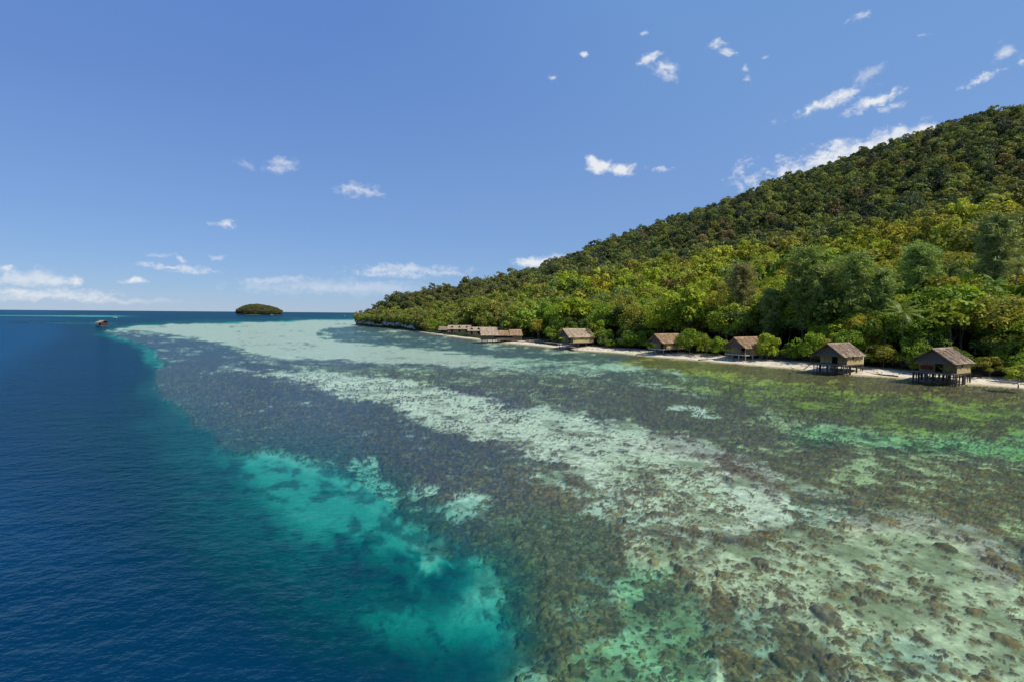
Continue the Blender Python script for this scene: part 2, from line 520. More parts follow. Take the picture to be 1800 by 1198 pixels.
# sandy slopes going down outside the edge: (outline, softness, depth, bottom brightness)
SLOPES = [
    ([(330, 800), (400, 780), (530, 790), (640, 830), (740, 910), (800, 980), (880, 1010), (890, 1140), (760, 1180), (560, 1150), (420, 1060), (310, 940)], 120, 9.6, .45),
    ([(385, 800), (430, 775), (530, 785), (610, 798), (650, 805), (705, 860), (735, 900), (765, 945), (800, 965), (790, 1010), (720, 1000), (650, 1010), (580, 985), (520, 950), (450, 890), (395, 840)], 60, 7.2, .9),
    ([(400, 800), (430, 775), (530, 785), (610, 798), (650, 805), (705, 860), (735, 900), (765, 945), (775, 990), (700, 985), (640, 975), (580, 950), (510, 915), (430, 850)], 34, 5.0, 1.0),
    ([(600, 1090), (660, 1020), (760, 1030), (860, 990), (885, 1060), (860, 1120), (780, 1140), (680, 1130)], 45, 8.0, .9),
    ([(560, 950), (640, 950), (740, 985), (790, 1000), (770, 1030), (700, 1025), (620, 1010)], 18, 12.0, .0),
    ([(430, 778), (520, 790), (600, 806), (560, 835), (470, 815)], 16, 3.9, 1.0),
    ([(612, 806), (640, 806), (665, 840), (705, 870), (730, 905), (700, 905), (660, 872), (625, 850)], 9, 2.4, 1.0),
    ([(720, 945), (775, 945), (800, 970), (770, 1000), (735, 1000)], 12, 3.0, 1.0),
    ([(640, 1045), (690, 1020), (780, 1050), (820, 1005), (870, 1000), (895, 1060), (875, 1110), (790, 1120), (700, 1100)], 30, 5.8, 1.0),
    ([(800, 1060), (840, 1010), (880, 1010), (895, 1060), (860, 1080)], 14, 3.2, 1.0),
    ([(225, 605), (285, 615), (292, 640), (255, 640), (235, 622)], 7, 5.2, .6),
    ([(925, 1190), (1010, 1160), (1040, 1200), (1010, 1300), (920, 1300)], 14, 3.4, 1.0),
    ([(150, 582), (200, 584), (230, 600), (190, 598)], 5, 6.0, .6),
]
# far shoals seen as pale streaks towards the horizon
SHOALS = [([(-500, 553), (0, 553.2), (120, 553.8), (250, 554.6), (285, 555.8), (200, 557), (90, 557.2), (0, 556.6), (-500, 556)], 1.0, 1.2),
          ([(-200, 566.5), (80, 567), (170, 567.2), (260, 567.5), (170, 568.4), (0, 568)], .6, 3.5)]


def reef_map(x, y, zref=-.55):
    """albedo (n,3), depth and coral share of the sea floor at the points (x, y)"""
    px, py = to_px(x, y, zref)
    d = y
    lu, lv = px / 34.0, np.log(np.maximum(d, 1)) * 16.0
    wx = 34 * (fbm(px / 60, np.log(np.maximum(d, 1)) * 10, 4, 3) - .5) + 8 * (fbm(lu * 2, lv * 2, 3, 8) - .5)
    sc = np.clip((py - 552) / 130, .05, 1.3)
    wy = (20 * (fbm(px / 60 + 31, np.log(np.maximum(d, 1)) * 10, 4, 13) - .5) + 10 * (fbm(lu * 2, lv * 2, 3, 28) - .5)) * sc
    qx, qy = px + wx * np.clip(sc + .3, 0, 1), py + wy
    n = len(x)
    share = np.full(n, .40)
    dark = np.tile(np.array(GRASS), (n, 1))
    sand = np.tile(np.array(SAND), (n, 1))
    D = np.full(n, .8)
    for P, soft, sh, dc, scol, dep in LAYERS:
        sf = np.maximum(soft * np.clip(sc, .12, 1.2), .4)
        m = sstep(-1, 1, poly_sd(qx, qy, P) / sf)
        share = share * (1 - m) + sh * m
        D = D * (1 - m) + dep * .52 * m
        m = m[:, None]
        dark = dark * (1 - m) + np.array(dc) * m
        sand = sand * (1 - m) + np.array(scol) * m
    # patches: coral and grass break up the sand
    n1 = fbm(x / 7.5, y / 7.5, 4, 41, .6)
    n2 = fbm(x / 1.7, y / 1.7, 4, 44, .6)
    n3 = fbm(px / 46, np.log(np.maximum(d, 1)) * 13, 5, 47, .6)
    far = sstep(60, 200, d)
    n5 = fbm(x / .9 + 40, y / .9, 3, 48, .6)
    n6 = fbm(px / 11, np.log(np.maximum(d, 1)) * 60, 3, 49, .6)
    nn = (.20 * n1 + .26 * n2 + .26 * n3 + .28 * n5) * (1 - far) + (.22 * n1 + .46 * n3 + .32 * n6) * far
    # fbm means cluster round .5: spread them
    nn = np.clip((nn - .5) * 2.7 + .5, 0, 1)
    cover = sstep(-.30, .30, share - nn)
    # drop-off
    e = poly_sd(qx, qy, REEF)
    e = e + 44 * sstep(800, 960, py) * (fbm(px / 85 + 3, np.log(np.maximum(d, 1)) * 9 + 5, 4, 93) - .5) * 2
    out = sstep(-.6, 1, -e / np.maximum((7 + 22 * sstep(850, 1000, py)) * sc, .5))
    dd = np.maximum(-e, 0) / np.maximum(sc, .3)
    nearer = sstep(640, 800, py)
    deep = 4.5 + 3.0 * (1 - nearer) + (12 - 5 * nearer) * sstep(0, 60 + 40 * nearer, dd) + 6 * nearer * sstep(60, 260, dd) + (15 - 9.5 * sstep(860, 1100, py)) * sstep(60, 420, dd)
    deep = deep - 1.6 * (fbm(px / 50, np.log(np.maximum(d, 1)) * 9, 4, 91) - .5) * 6 * sstep(400, 0, dd)
    slope_sand = np.zeros(n)
    for P, soft, dep, br in SLOPES:
        m = sstep(-1, 1, (poly_sd(px + wx * 1.7, py + wy * 1.9, P)) / (soft * .9))
        deep = deep * (1 - m) + dep * m
        slope_sand = np.maximum(slope_sand, m * br)
    rock = fbm(x / 3.0, y / 3.0, 4, 63)
    cl = fbm(px / 26 + 7, np.log(np.maximum(d, 1)) * 22, 4, 66, .6)
    slope_sand = slope_sand * (.25 + .75 * sstep(.36, .56, .35 * rock + .65 * cl + .03))
    for P, soft, dep in SHOALS:
        m = sstep(-1, 1, poly_sd(px, py + .6 * wy, P) / soft)
        deep = deep * (1 - m) + dep * m
        slope_sand = np.maximum(slope_sand, m)
    slope_sand = slope_sand[:, None]
    alb_out = np.array((.05, .055, .05)) * (1 - slope_sand) + np.array((.62, .58, .47)) * slope_sand
    # towards the edge the reef dips gently
    dip = 1.6 * sstep(60, 0, np.maximum(e, 0) / np.maximum(sc, .3)) * sstep(600, 900, py)
    D = (D + dip) * (1 - out) + np.maximum(deep, 1.0) * out
    fine = 1 - .55 * sstep(90, 40, d) * (fbm(x / .32, y / .32, 3, 81, .6) - .35) * 1.6
    sand = sand * np.clip(fine, .45, 1.25)[:, None]
    alg = (sstep(.5, .72, fbm(x / 2.4, y / 2.4, 4, 83, .6)) * sstep(140, 60, d))[:, None]
    sand = sand * (1 - .7 * alg) + np.array((.17, .160, .07)) * .7 * alg
    c = cover[:, None]
    vary = (.75 + .5 * fbm(x / .8, y / .8, 3, 71))[:, None]
    alb = (dark * (1 - c) * vary + sand * c * (.9 + .2 * vary - .1))
    alb = alb * (1 - out[:, None]) + alb_out * out[:, None]
    return alb, D, (1 - cover) * (1 - out), cover * (1 - out)


def fan(rows, cols):
    """planar fan of points: rows are distances ahead, cols are sideways tangents"""
    Dg, Cg = np.meshgrid(rows, cols, indexing='ij')
    return (Cg * Dg).ravel(), Dg.ravel()


def fan_rows(step):
    depr = np.arange(1150, 2.0, -step)
    r = CAM_H * F_PX / depr
    return np.concatenate([r, r[-1] * np.geomspace(1.05, 16, 40)])


def shore_soften(x, y, D):
    near = (y < 520) & (x > -260) & (x < 260)
    s = np.full(x.shape, 1e3)
    s[near] = polyline_dist(x[near], y[near], SHORE)
    land = (y > shore_depth(x / np.maximum(y, 1))) & (x / np.maximum(y, 1) > SH_C[0])
    s = np.where(land, 0, s)
    return np.minimum(D, .10 + .07 * s + .8 * np.maximum(s - 12, 0))


rows, cols = fan_rows(1.8), np.linspace(-1.55, 1.7, 1500)
sx, sy = fan(rows, cols)
alb, D, coral, flat = reef_map(sx, sy)
D = shore_soften(sx, sy, D)
SEA_ROWS, SEA_COLS = rows, cols
# coral heads as real relief on the near reef
nearw = sstep(150, 70, sy)
relief = np.zeros_like(sx)
sel = np.where(nearw > 0)[0]
X, Y = sx[sel], sy[sel]
cs, fl = coral[sel], flat[sel]
jx = X + .35 * (fbm(X / .5, Y / .5, 3, 5) - .5)
jy = Y + .35 * (fbm(X / .5, Y / .5, 3, 6) - .5)
patch = sstep(.42, .62, fbm(X / 6, Y / 6, 3, 15))
reefy = np.clip(cs + fl, 0, 1)
tot = np.zeros_like(X)
colr = alb[sel].copy()
PAL = np.array([(.17, .112, .05), (.095, .060, .034), (.055, .038, .030), (.21, .155, .07), (.075, .058, .055), (.12, .085, .05), (.06, .05, .026)])
for cell, seed, hgt, p_dark, p_sand in ((1.0, 100, .30, .20, .015), (.55, 200, .22, .50, .10), (.31, 300, .13, .75, .20), (.18, 400, .07, .75, .26)):
    prob = (p_dark * cs + p_sand * fl * (.25 + 1.3 * patch)) * reefy
    h, ident = lumps(jx, jy, cell, seed, prob)
    rough = .75 + .5 * fbm(X / (cell * .18), Y / (cell * .18), 3, seed)
    hh = h * hgt * rough
    on = sstep(.02, .2, h)[:, None]
    pc = PAL[(ident * 6.99).astype(int)] * (.7 + .6 * fbm(X / (cell * .15), Y / (cell * .15), 2, seed + 9))[:, None]
    tip = sstep(.55, 1.0, h * rough)[:, None] * .28
    pc = pc * (1 - tip) + np.array((.30, .23, .13)) * tip
    warm = (sstep(52, 26, Y) * sstep(-12, 4, X))[:, None]
    pc = pc * (np.array((1.22, 1.02, .78)) * warm + np.array((.80, .74, .90)) * (1 - warm))
    colr = colr * (1 - on * .85) + pc * on * .85
    tot = np.maximum(tot, hh)
tot += .05 * (fbm(X / .4, Y / .4, 3, 77) - .5)
relief[sel] = tot * nearw[sel]
alb[sel] = alb[sel] * (1 - nearw[sel][:, None]) + colr * nearw[sel][:, None]
Dg = 1.1 * (1 - np.exp(-D / 1.6))           # the lifted (apparent) depth one sees through the surface
relief = np.minimum(relief * .72, Dg * .8)
sz = -Dg + relief
N = Nodes('sea floor')
a = N.n('Attribute', 'Color', p_attribute_name='cover')
f1 = N.noise(N.pos((1, 1, 1)), 6.0, 5, .65)
f2 = N.noise(N.pos((1, 1, 1)), .9, 4, .6)
k = N.math('ADD', N.math('MULTIPLY', f1, .9), N.math('MULTIPLY', f2, .5))
k = N.math('ADD', k, .28)
c = N.mix(1.0, a, N.n('CombineColor', 0, Red=k, Green=k, Blue=k), 'MULTIPLY')
M_FLOOR = N.done(N.n('BsdfPrincipled', 0, Base_Color=c, Roughness=.95, Specular_IOR_Level=.05, Normal=N.n('Bump', 0, Height=f1, Strength=.5, Distance=.06)))
obj('seabed', mesh_np('seabed', np.stack([sx, sy, sz], 1), grid_faces(len(rows), len(cols)), M_FLOOR, {'cover': np.hstack([alb, np.ones((len(sx), 1))])}, smooth=True), kind='structure')

# ------------------------------------------------------------------ water
rows, cols = fan_rows(4.0), np.linspace(-1.6, 1.75, 620)
rows = np.concatenate([[-30, 1.0, 6.0], rows, rows[-1] * np.geomspace(1.2, 14, 10)])
wx_, wy_ = fan(np.where(rows < 8, 8, rows), cols)
wD = reef_map(wx_, np.maximum(wy_, 8), 0.0)[1]
wD = shore_soften(wx_, wy_, wD)
Rg = np.repeat(rows, len(cols))
wyy = np.where(Rg < 8, Rg, wy_)
N = Nodes('sea water')
dep = N.n('Attribute', 'Fac', p_attribute_name='depth')
tr = N.n('CombineColor', 0, Red=N.math('POWER', .72, dep), Green=N.math('POWER', .972, dep), Blue=N.math('POWER', .956, dep))
murk = N.math('SUBTRACT', 1.0, N.math('POWER', .90, N.math('MAXIMUM', N.math('SUBTRACT', dep, .6), 0)))
scat = N.ramp(N.math('DIVIDE', dep, 34.0), [(0.0, (.02, .12, .11)), (.16, (.0003, .082, .108)), (.34, (.0002, .036, .064)), (.50, (.0001, .028, .064)), (.68, (.0001, .027, .072)), (.95, (.0001, .040, .108))])
body = N.n('MixShader', 0, i0=murk, i1=N.n('BsdfTransparent', 0, Color=tr), i2=N.n('BsdfDiffuse', 0, Color=scat))
deepf = N.math('MINIMUM', N.math('DIVIDE', dep, 10.0), 1.0)
calm = N.math('ADD', .44, N.math('MULTIPLY', deepf, .62))
p1 = N.pos((.55, 1.0, 1), (0, 0, R_(-14)))
p2 = N.pos((.7, 1.0, 1), (0, 0, R_(12)))
hgt = N.math('ADD', N.math('MULTIPLY', N.noise(p1, .40, 3, .5), .75), N.math('ADD', N.math('MULTIPLY', N.noise(p2, 1.5, 3, .55), .52), N.math('MULTIPLY', N.noise(p1, 5.0, 3, .6), .12)))
gust = N.noise(N.pos((.25, 1, 1)), .035, 3, .6)
hgt = N.math('MULTIPLY', hgt, N.math('ADD', .55, N.math('MULTIPLY', gust, .9)))
bp = N.n('Bump', 0, Height=hgt, Strength=calm, Distance=.50)
fr = N.math('MINIMUM', N.math('MULTIPLY', N.n('Fresnel', 0, IOR=1.33, Normal=bp), N.math('SUBTRACT', .74, N.math('MULTIPLY', deepf, .22))), N.math('SUBTRACT', .22, N.math('MULTIPLY', deepf, .05)))
gl = N.n('BsdfGlossy', 0, Color=(.55, .86, 1, 1), Roughness=.13, Normal=bp)
M_WATER = N.done(N.n('MixShader', 0, i0=fr, i1=body, i2=gl))
obj('water', mesh_np('water', np.stack([wx_, wyy, np.zeros_like(wx_)], 1), grid_faces(len(rows), len(cols)), M_WATER, {'depth': wD}, smooth=True), kind='structure')

#__LAND__
# ------------------------------------------------------------------ beach
def resample(P, step):
    seg = np.linalg.norm(np.diff(P, axis=0), axis=1)
    t = np.concatenate([[0], np.cumsum(seg)])
    n = int(t[-1] / step)
    u = np.linspace(0, t[-1], n)
    Q = np.stack([np.interp(u, t, P[:, 0]), np.interp(u, t, P[:, 1])], 1)
    K = np.hanning(9); K /= K.sum()
    for k in range(2):
        Qp = np.pad(Q[:, k], 4, mode='edge')
        Q[:, k] = np.convolve(Qp, K, 'valid')
    return Q


SHQ = resample(SHORE, .8)
tan = np.gradient(SHQ, axis=0)
tan /= np.linalg.norm(tan, axis=1)[:, None]
NRM = np.stack([tan[:, 1], -tan[:, 0]], 1)     # pointing inland
if NRM[len(NRM) // 3, 0] < 0: NRM = -NRM
ss = np.concatenate([np.linspace(-7, 0, 12), np.linspace(.4, 9, 22), np.linspace(10, 20, 8)])
along = np.arange(len(SHQ)) * .8
S, T = np.meshgrid(ss, along, indexing='ij')
wob = 1.1 * (fbm(T / 9, T * 0 + 3, 3, 7) - .5) * 2
bx = SHQ[None, :, 0] + NRM[None, :, 0] * (S + wob)
by = SHQ[None, :, 1] + NRM[None, :, 1] * (S + wob)
bz = np.where(S < 0, .10 * S, .115 * S) - .02 + .10 * (fbm(bx / 2.2, by / 2.2, 3, 17) - .5) * sstep(.5, 4, S) + .03
bz = np.where(S > 9, 1.05 + .05 * (S - 9), bz)
N = Nodes('beach sand')
g = N.noise(N.pos(), 1.6, 6, .65)
g2 = N.noise(N.pos(), .35, 4, .6)
zz = N.n('SeparateXYZ', 'Z', Vector=N.n('NewGeometry', 'Position'))
wet = N.n('MapRange', 0, i0=zz, i1=.0, i2=.16, i3=0.0, i4=1.0)
dry = N.ramp(N.math('ADD', N.math('MULTIPLY', g, .6), N.math('MULTIPLY', g2, .4)), [(.35, (.24, .20, .14)), (.46, (.56, .49, .37)), (.62, (.70, .63, .50))])
c = N.mix(wet, (.34, .27, .15, 1), dry)
litter = N.n('MapRange', 0, i0=N.math('ADD', zz, N.math('MULTIPLY', g2, .5)), i1=1.0, i2=1.35, i3=0.0, i4=1.0)
c = N.mix(litter, c, N.ramp(g, [(.35, (.05, .035, .02)), (.65, (.16, .11, .065))]))
M_SAND = N.done(N.n('BsdfPrincipled', 0, Base_Color=c, Roughness=.9, Specular_IOR_Level=.15, Normal=N.n('Bump', 0, Height=g, Strength=.5, Distance=.12)))
obj('beach', mesh_np('beach', np.stack([bx.ravel(), by.ravel(), bz.ravel()], 1), grid_faces(*S.shape), M_SAND, smooth=True), kind='structure')

# ------------------------------------------------------------------ hills
HX = [620, 640, 700, 750, 800, 870, 930, 1000, 1100, 1200, 1300, 1400, 1500, 1600, 1700, 1800, 2200, 2900]
RIDGE_Y = [566, 541, 513, 503, 498, 491, 479, 457, 422, 386, 349, 313, 279, 246, 216, 191, 60, -60]
RIDGE_D = [478, 474, 455, 455, 465, 495, 540, 600, 640, 680, 700, 700, 690, 680, 660, 650, 600, 500]
NEAR_Y = [569, 558, 538, 528, 522, 516, 507, 489, 474, 464, 446, 428, 405, 388, 366, 348, 280, 200]
NEAR_D = [477, 470, 425, 405, 395, 360, 340, 320, 300, 285, 270, 255, 235, 215, 200, 185, 150, 130]


def _curve(ys, ds, tree):
    c, z = [], []
    for x, y, d in zip(HX, ys, ds):
        r = ray(x, y)
        c.append(r[0] / r[1])
        z.append(max(CAM_H + d * r[2] / r[1] - tree, 1.5))
    return np.array(c), np.array(z), np.array(ds, float)


RC, RZ, RD = _curve(RIDGE_Y, RIDGE_D, 9.0)
NC, NZ, ND = _curve(NEAR_Y, NEAR_D, 12.0)
CLIFF_H = 4.2


def ground_z(x, y):
    x, y = np.asarray(x, float), np.asarray(y, float)
    c = x / np.maximum(y, 1)
    d0 = shore_depth(c)
    d1, z1 = np.interp(c, NC, ND), np.interp(c, NC, NZ)
    d2, z2 = np.interp(c, RC, RD), np.interp(c, RC, RZ)
    d1 = np.maximum(d1, d0 + 14)
    d2 = np.maximum(d2, d1 + 6)
    beach = sstep(-.215, -.17, c)                       # 0 at the headland with its cliff
    zs = 1.0 * beach + CLIFF_H * (1 - beach)
    b0 = d0 + 9 * beach + 2.0 * (1 - beach)
    t = np.clip((y - b0) / (d1 - b0), 0, 1)
    za = zs + (z1 - zs) * t ** 1.25
    dip = np.minimum(d1 + .22 * (d2 - d1), d2)
    zd = z1 + .10 * (z2 - z1)
    tb = np.clip((y - d1) / np.maximum(dip - d1, .1), 0, 1)
    zb = z1 + (zd - z1) * tb
    t2 = np.clip((y - dip) / np.maximum(d2 - dip, .1), 0, 1)
    zc = zd + (z2 - zd) * (t2 * (1.25 - .25 * t2))
    z = np.where(y < d1, za, np.where(y < dip, zb, zc))
    z = np.where(y > d2, z2 - (y - d2) * .35, z)
    amp = 2.5 * sstep(0, 60, y - b0) * sstep(d2 + 5, d2 - 40, y) * sstep(4, 25, z)
    return z + amp * (fbm(x / 38, y / 38, 3, 33) - .5) * 2


cc = np.concatenate([np.linspace(SH_C[0] + .002, -.15, 26), np.linspace(-.145, 2.2, 190)])
tt = np.concatenate([np.linspace(0, 1, 110), np.linspace(1.03, 1.6, 12)])
Cg, Tg = np.meshgrid(cc, tt, indexing='ij')
d0 = shore_depth(Cg) + 6 * sstep(-.215, -.17, Cg)
d2 = np.maximum(np.interp(Cg, RC, RD), d0 + 30)
hy = d0 + (d2 - d0) * np.where(Tg < 1, Tg ** 1.3, Tg)
hx = Cg * hy
hz = ground_z(hx, hy) - .35
hz[:, 0] = -1.5
hz = np.maximum(hz, -3)
N = Nodes('forest floor')
g = N.noise(N.pos(), .35, 6, .65)
M_SOIL = N.done(N.n('BsdfPrincipled', 0, Base_Color=N.ramp(g, [(.35, (.018, .022, .010)), (.6, (.035, .045, .015)), (.75, (.06, .05, .03))]), Roughness=.95, Specular_IOR_Level=.05))
obj('hills', mesh_np('hills', np.stack([hx.ravel(), hy.ravel(), hz.ravel()], 1), grid_faces(*Cg.shape), M_SOIL, smooth=True), kind='structure')

# limestone cliff round the headland, undercut by the sea
ci = np.where((SHQ[:, 0] / SHQ[:, 1] < np.interp(730, [624, 1800], [-.325, 1.06])) & (SHQ[:, 1] > 300))[0]
cq, cn = SHQ[ci], NRM[ci]
cext = np.array([cq[-1] + np.array([3.0 + 6 * k, 7.0 * k + 3]) for k in range(1, 9)])
cnx = np.array([[.75, -.2]] * 8)
cq, cn = np.vstack([cq, cext]), np.vstack([cn, cnx])
q = resample(cq, .7)
tn = np.gradient(q, axis=0); tn /= np.linalg.norm(tn, axis=1)[:, None]
nn_ = np.stack([tn[:, 1], -tn[:, 0]], 1)
nn_ *= np.where((nn_ * np.array([.8, .6])).sum(1) < 0, -1, 1)[:, None]
al = np.arange(len(q)) * .7
fade = sstep(0, 18, al)                     # the cliff dies out into the beach
prof_z = np.array([-1.0, .0, .5, 1.0, 1.5, 1.9, 2.4, 3.0, 3.6, 4.2, 4.7, 5.0, 5.1])
prof_o = np.array([1.6, 1.9, 2.1, 1.9, .9, .1, -.2, 0, .2, .5, 1.2, 2.8, 6.0])
Z, A = np.meshgrid(prof_z, al, indexing='ij')
O = np.repeat(prof_o[:, None], len(al), 1)
hgt_ = (.25 + .75 * fade) * (.35 + 1.1 * fbm(al / 9, al * 0, 3, 51))
rough = 1.8 * (fbm(A / 3.0, Z / 4.5, 4, 61) - .5) + 2.6 * (fbm(A / 11, Z / 30, 3, 62) - .5)
O = O + rough * sstep(-1, 1, Z) - .6
cx_, cy_ = q[None, :, 0] + nn_[None, :, 0] * O, q[None, :, 1] + nn_[None, :, 1] * O
N = Nodes('limestone')
st = N.noise(N.pos((1, 1, .22)), 1.1, 6, .7)
sp = N.noise(N.pos(), .35, 4, .6)
c = N.ramp(st, [(.28, (.06, .057, .05)), (.44, (.26, .25, .22)), (.60, (.56, .54, .49))])
c = N.mix(N.n('MapRange', 0, i0=sp, i1=.44, i2=.60, i3=0.0, i4=.9), c, (.040, .05, .018, 1))
zz = N.n('SeparateXYZ', 'Z', Vector=N.n('NewGeometry', 'Position'))
c = N.mix(N.n('MapRange', 0, i0=zz, i1=.5, i2=1.2, i3=.85, i4=0.0), c, (.028, .026, .022, 1))  # darkens the rock foot: the undercut's shade put into the colour
M_ROCK = N.done(N.n('BsdfPrincipled', 0, Base_Color=c, Roughness=.95, Specular_IOR_Level=.1, Normal=N.n('Bump', 0, Height=st, Strength=.8, Distance=.4)))
obj('cliff', mesh_np('cliff', np.stack([cx_.ravel(), cy_.ravel(), (Z * hgt_[None, :]).ravel()], 1), grid_faces(*Z.shape), M_ROCK, smooth=False),
    label='grey undercut limestone cliff at the foot of the wooded headland', kind='structure')

# ------------------------------------------------------------------ foliage
def leaf_quads(ctr, nrm, size, asp=1.7, jitter=.6):
    n = len(ctr)
    nv = nrm + jitter * rng.normal(size=(n, 3))
    nv /= np.linalg.norm(nv, axis=1)[:, None]
    t = np.cross(nv, rng.normal(size=(n, 3)))
    t /= np.maximum(np.linalg.norm(t, axis=1), 1e-6)[:, None]
    b = np.cross(nv, t)
    s = (size * (.7 + .6 * rng.random(n)))[:, None] if np.isscalar(size) else (size * (.7 + .6 * rng.random(n)))[:, None]
    v = np.stack([ctr - t * s * .5, ctr - b * s * .5 / asp, ctr + t * s * .5, ctr + b * s * .5 / asp], 1).reshape(-1, 3)
    return v, np.arange(4 * n).reshape(n, 4), np.repeat(rng.random(n), 4)


def merge(parts):
    V, Fc, A, b = [], [], [], 0
    for v, f, a in parts:
        V.append(v); Fc.append(f + b); A.append(a); b += len(v)
    return np.vstack(V), np.vstack(Fc), np.concatenate(A)


def clump_leaves(c, r, n, size, flat=.75, up=.25, jitter=.6, asp=1.7):
    d = rng.normal(size=(n, 3))
    d[:, 2] += up
    d /= np.linalg.norm(d, axis=1)[:, None]
    d[:, 2] = np.where(d[:, 2] < -.45, -d[:, 2], d[:, 2])
    rr = r * (.55 + .5 * rng.random(n) ** .5)
    p = c + d * rr[:, None] * np.array([1, 1, flat])
    nn = d.copy(); nn[:, 2] += .35
    v, f, a = leaf_quads(p, nn, size, asp, jitter)
    return v, f, np.clip(a * .55 + .45 * rng.random() , 0, 1)


def crown_mesh(name, H, R, base, nclump, nleaf, size, mat, rc=(.30, .46), flat=.8, jitter=.6, asp=1.7, shape=1.0):
    """clumps of leaves through an uneven crown; returns mesh and clump centres"""
    parts, cs = [], []
    rz = (H - base) / 2
    for k in range(nclump):
        th = rng.random() * 2 * np.pi
        zz = -0.75 + 1.7 * ((k + rng.random()) / nclump)
        zz = min(zz, .97)
        wid = math.sqrt(max(1 - (abs(zz) ** (2 * shape)), .06))
        rad = R * wid * (.35 + .6 * math.sqrt(rng.random())) * (.8 + .4 * rng.random())
        rcl = R * rng.uniform(*rc)
        c = np.array([rad * math.cos(th), rad * math.sin(th), base + rz + zz * (rz - rcl * .4)])
        cs.append(c)
        parts.append(clump_leaves(c, rcl, int(nleaf * rng.uniform(.7, 1.3)), size, flat, .3, jitter, asp))
    v, f, a = merge(parts)
    return mesh_np(name, v, f, mat, {'vary': a}), cs


def limb_mesh(name, H, r0, cs, mat, base, n=6, lean=.0, count=7, bare=0):
    b = MB()
    tip = Vector((lean * H * .2, 0, base + (H - base) * .55))
    mid = Vector((lean * H * .06, .1, base * .55))
    b.tube([(0, 0, -.6), (0, 0, .2), mid, tip], [r0 * 1.5, r0 * 1.1, r0 * .8, r0 * .35], n)
    for c in cs[:count] if not bare else cs[:bare]:
        c = Vector(c)
        f = rnd.uniform(.55, .95)
        st = mid.lerp(tip, rnd.uniform(.1, .85))
        b.tube([st, st.lerp(c, .5) + Vector((0, 0, -.2)), st.lerp(c, f)], [r0 * .42, r0 * .28, r0 * .1], 5)
    return b.mesh(name, mat, True)


LEAF_GAIN = 2.45


def leaf_material(name, tint_from, rough=.55, transl=.34, vmin=.55, vmax=1.4, spec=.16):
    N = Nodes(name)
    if tint_from == 'object':
        base = N.n('ObjectInfo', 'Color')
    else:
        base = N.n('Attribute', 'Color', p_attribute_type='INSTANCER', p_attribute_name='tint')
    base = N.mix(1.0, base, (LEAF_GAIN,) * 3 + (1,), 'MULTIPLY')
    v = N.n('Attribute', 'Fac', p_attribute_name='vary')
    k = N.n('MapRange', 0, i0=v, i1=0.0, i2=1.0, i3=vmin, i4=vmax)
    c = N.mix(1.0, base, N.n('CombineColor', 0, Red=k, Green=k, Blue=k), 'MULTIPLY')
    yel = N.mix(1.0, c, (1.35, 1.15, .55, 1), 'MULTIPLY')
    p = N.n('BsdfPrincipled', 0, Base_Color=c, Roughness=rough, Specular_IOR_Level=spec)
    t = N.n('BsdfTranslucent', 0, Color=yel)
    return N.done(N.n('MixShader', 0, i0=transl, i1=p, i2=t))


M_LEAF = leaf_material('leaves', 'object')
M_LEAF_FAR = leaf_material('forest leaves', 'inst')
M_NEEDLE = leaf_material('casuarina needles', 'object', .7, .15, .7, 1.25, .1)
M_FROND = leaf_material('palm fronds', 'object', .42, .2, .6, 1.4, .45)
M_FROND_FAR = leaf_material('far palm fronds', 'inst', .42, .2, .6, 1.4, .45)
M_BARK = simple('bark', (.10, .085, .065), (.26, .23, .19), 3, stretch=(1, 1, .3))
M_BARK_D = simple('dark bark', (.045, .035, .028), (.12, .095, .075), 3, stretch=(1, 1, .3))


def palm_crown(name, nf, L, mat, size=1.0, leaflets=13):
    parts = []
    for k in range(nf):
        az = 2 * math.pi * (k * .382 + .03 * rng.normal())
        el = R_(78 - 105 * (k / nf) ** .9) + .1 * rng.normal()
        l = L * rng.uniform(.82, 1.08)
        t = np.linspace(0, 1, leaflets + 1)[1:]
        droop = rng.uniform(.5, .95)
        ang = el - droop * t ** 1.4 * 1.5
        step = l / leaflets
        h = np.concatenate([[0], np.cumsum(np.cos(ang) * step)])[:-1]
        z = np.concatenate([[0], np.cumsum(np.sin(ang) * step)])[:-1]
        ca, sa = math.cos(az), math.sin(az)
        pts = np.stack([h * ca, h * sa, z], 1)
        tang = np.stack([np.cos(ang) * ca, np.cos(ang) * sa, np.sin(ang)], 1)
        side = np.array([-sa, ca, 0])
        wl = L * .26 * np.sin(np.pi * np.clip(t * .9 + .12, 0, 1)) ** .7
        for sgn in (-1, 1):
            tipv = side * sgn * .75 + tang * .55 + np.array([0, 0, -.38])
            tip = pts + tipv * wl[:, None]
            hw = tang * (step * .42 * size)
            v = np.stack([pts - hw * .6, tip - hw * .25, tip + hw * .25, pts + hw * .8], 1).reshape(-1, 3)
            parts.append((v, np.arange(len(v)).reshape(-1, 4), np.full(len(v), rng.random() * .5 + .3)))
        # midrib
        up = np.array([0, 0, .035])
        v = np.stack([pts[:-1] - side * .04, pts[1:] - side * .03, pts[1:] + side * .03, pts[:-1] + side * .04], 1).reshape(-1, 3) + up
        parts.append((v, np.arange(len(v)).reshape(-1, 4), np.full(len(v), .95)))
    v, f, a = merge(parts)
    return mesh_np(name, v, f, mat, {'vary': a})


def palm_trunk(name, H, r, lean, mat):
    b = MB()
    pts, rad = [], []
    for k in range(9):
        t = k / 8
        pts.append((lean * H * t ** 1.7, .15 * math.sin(3 * t), -.5 + (H + .5) * t))
        rad.append(r * (1.35 if k == 0 else 1.0 - .35 * t))
    b.tube(pts, rad, 7)
    return b.mesh(name, mat, True)


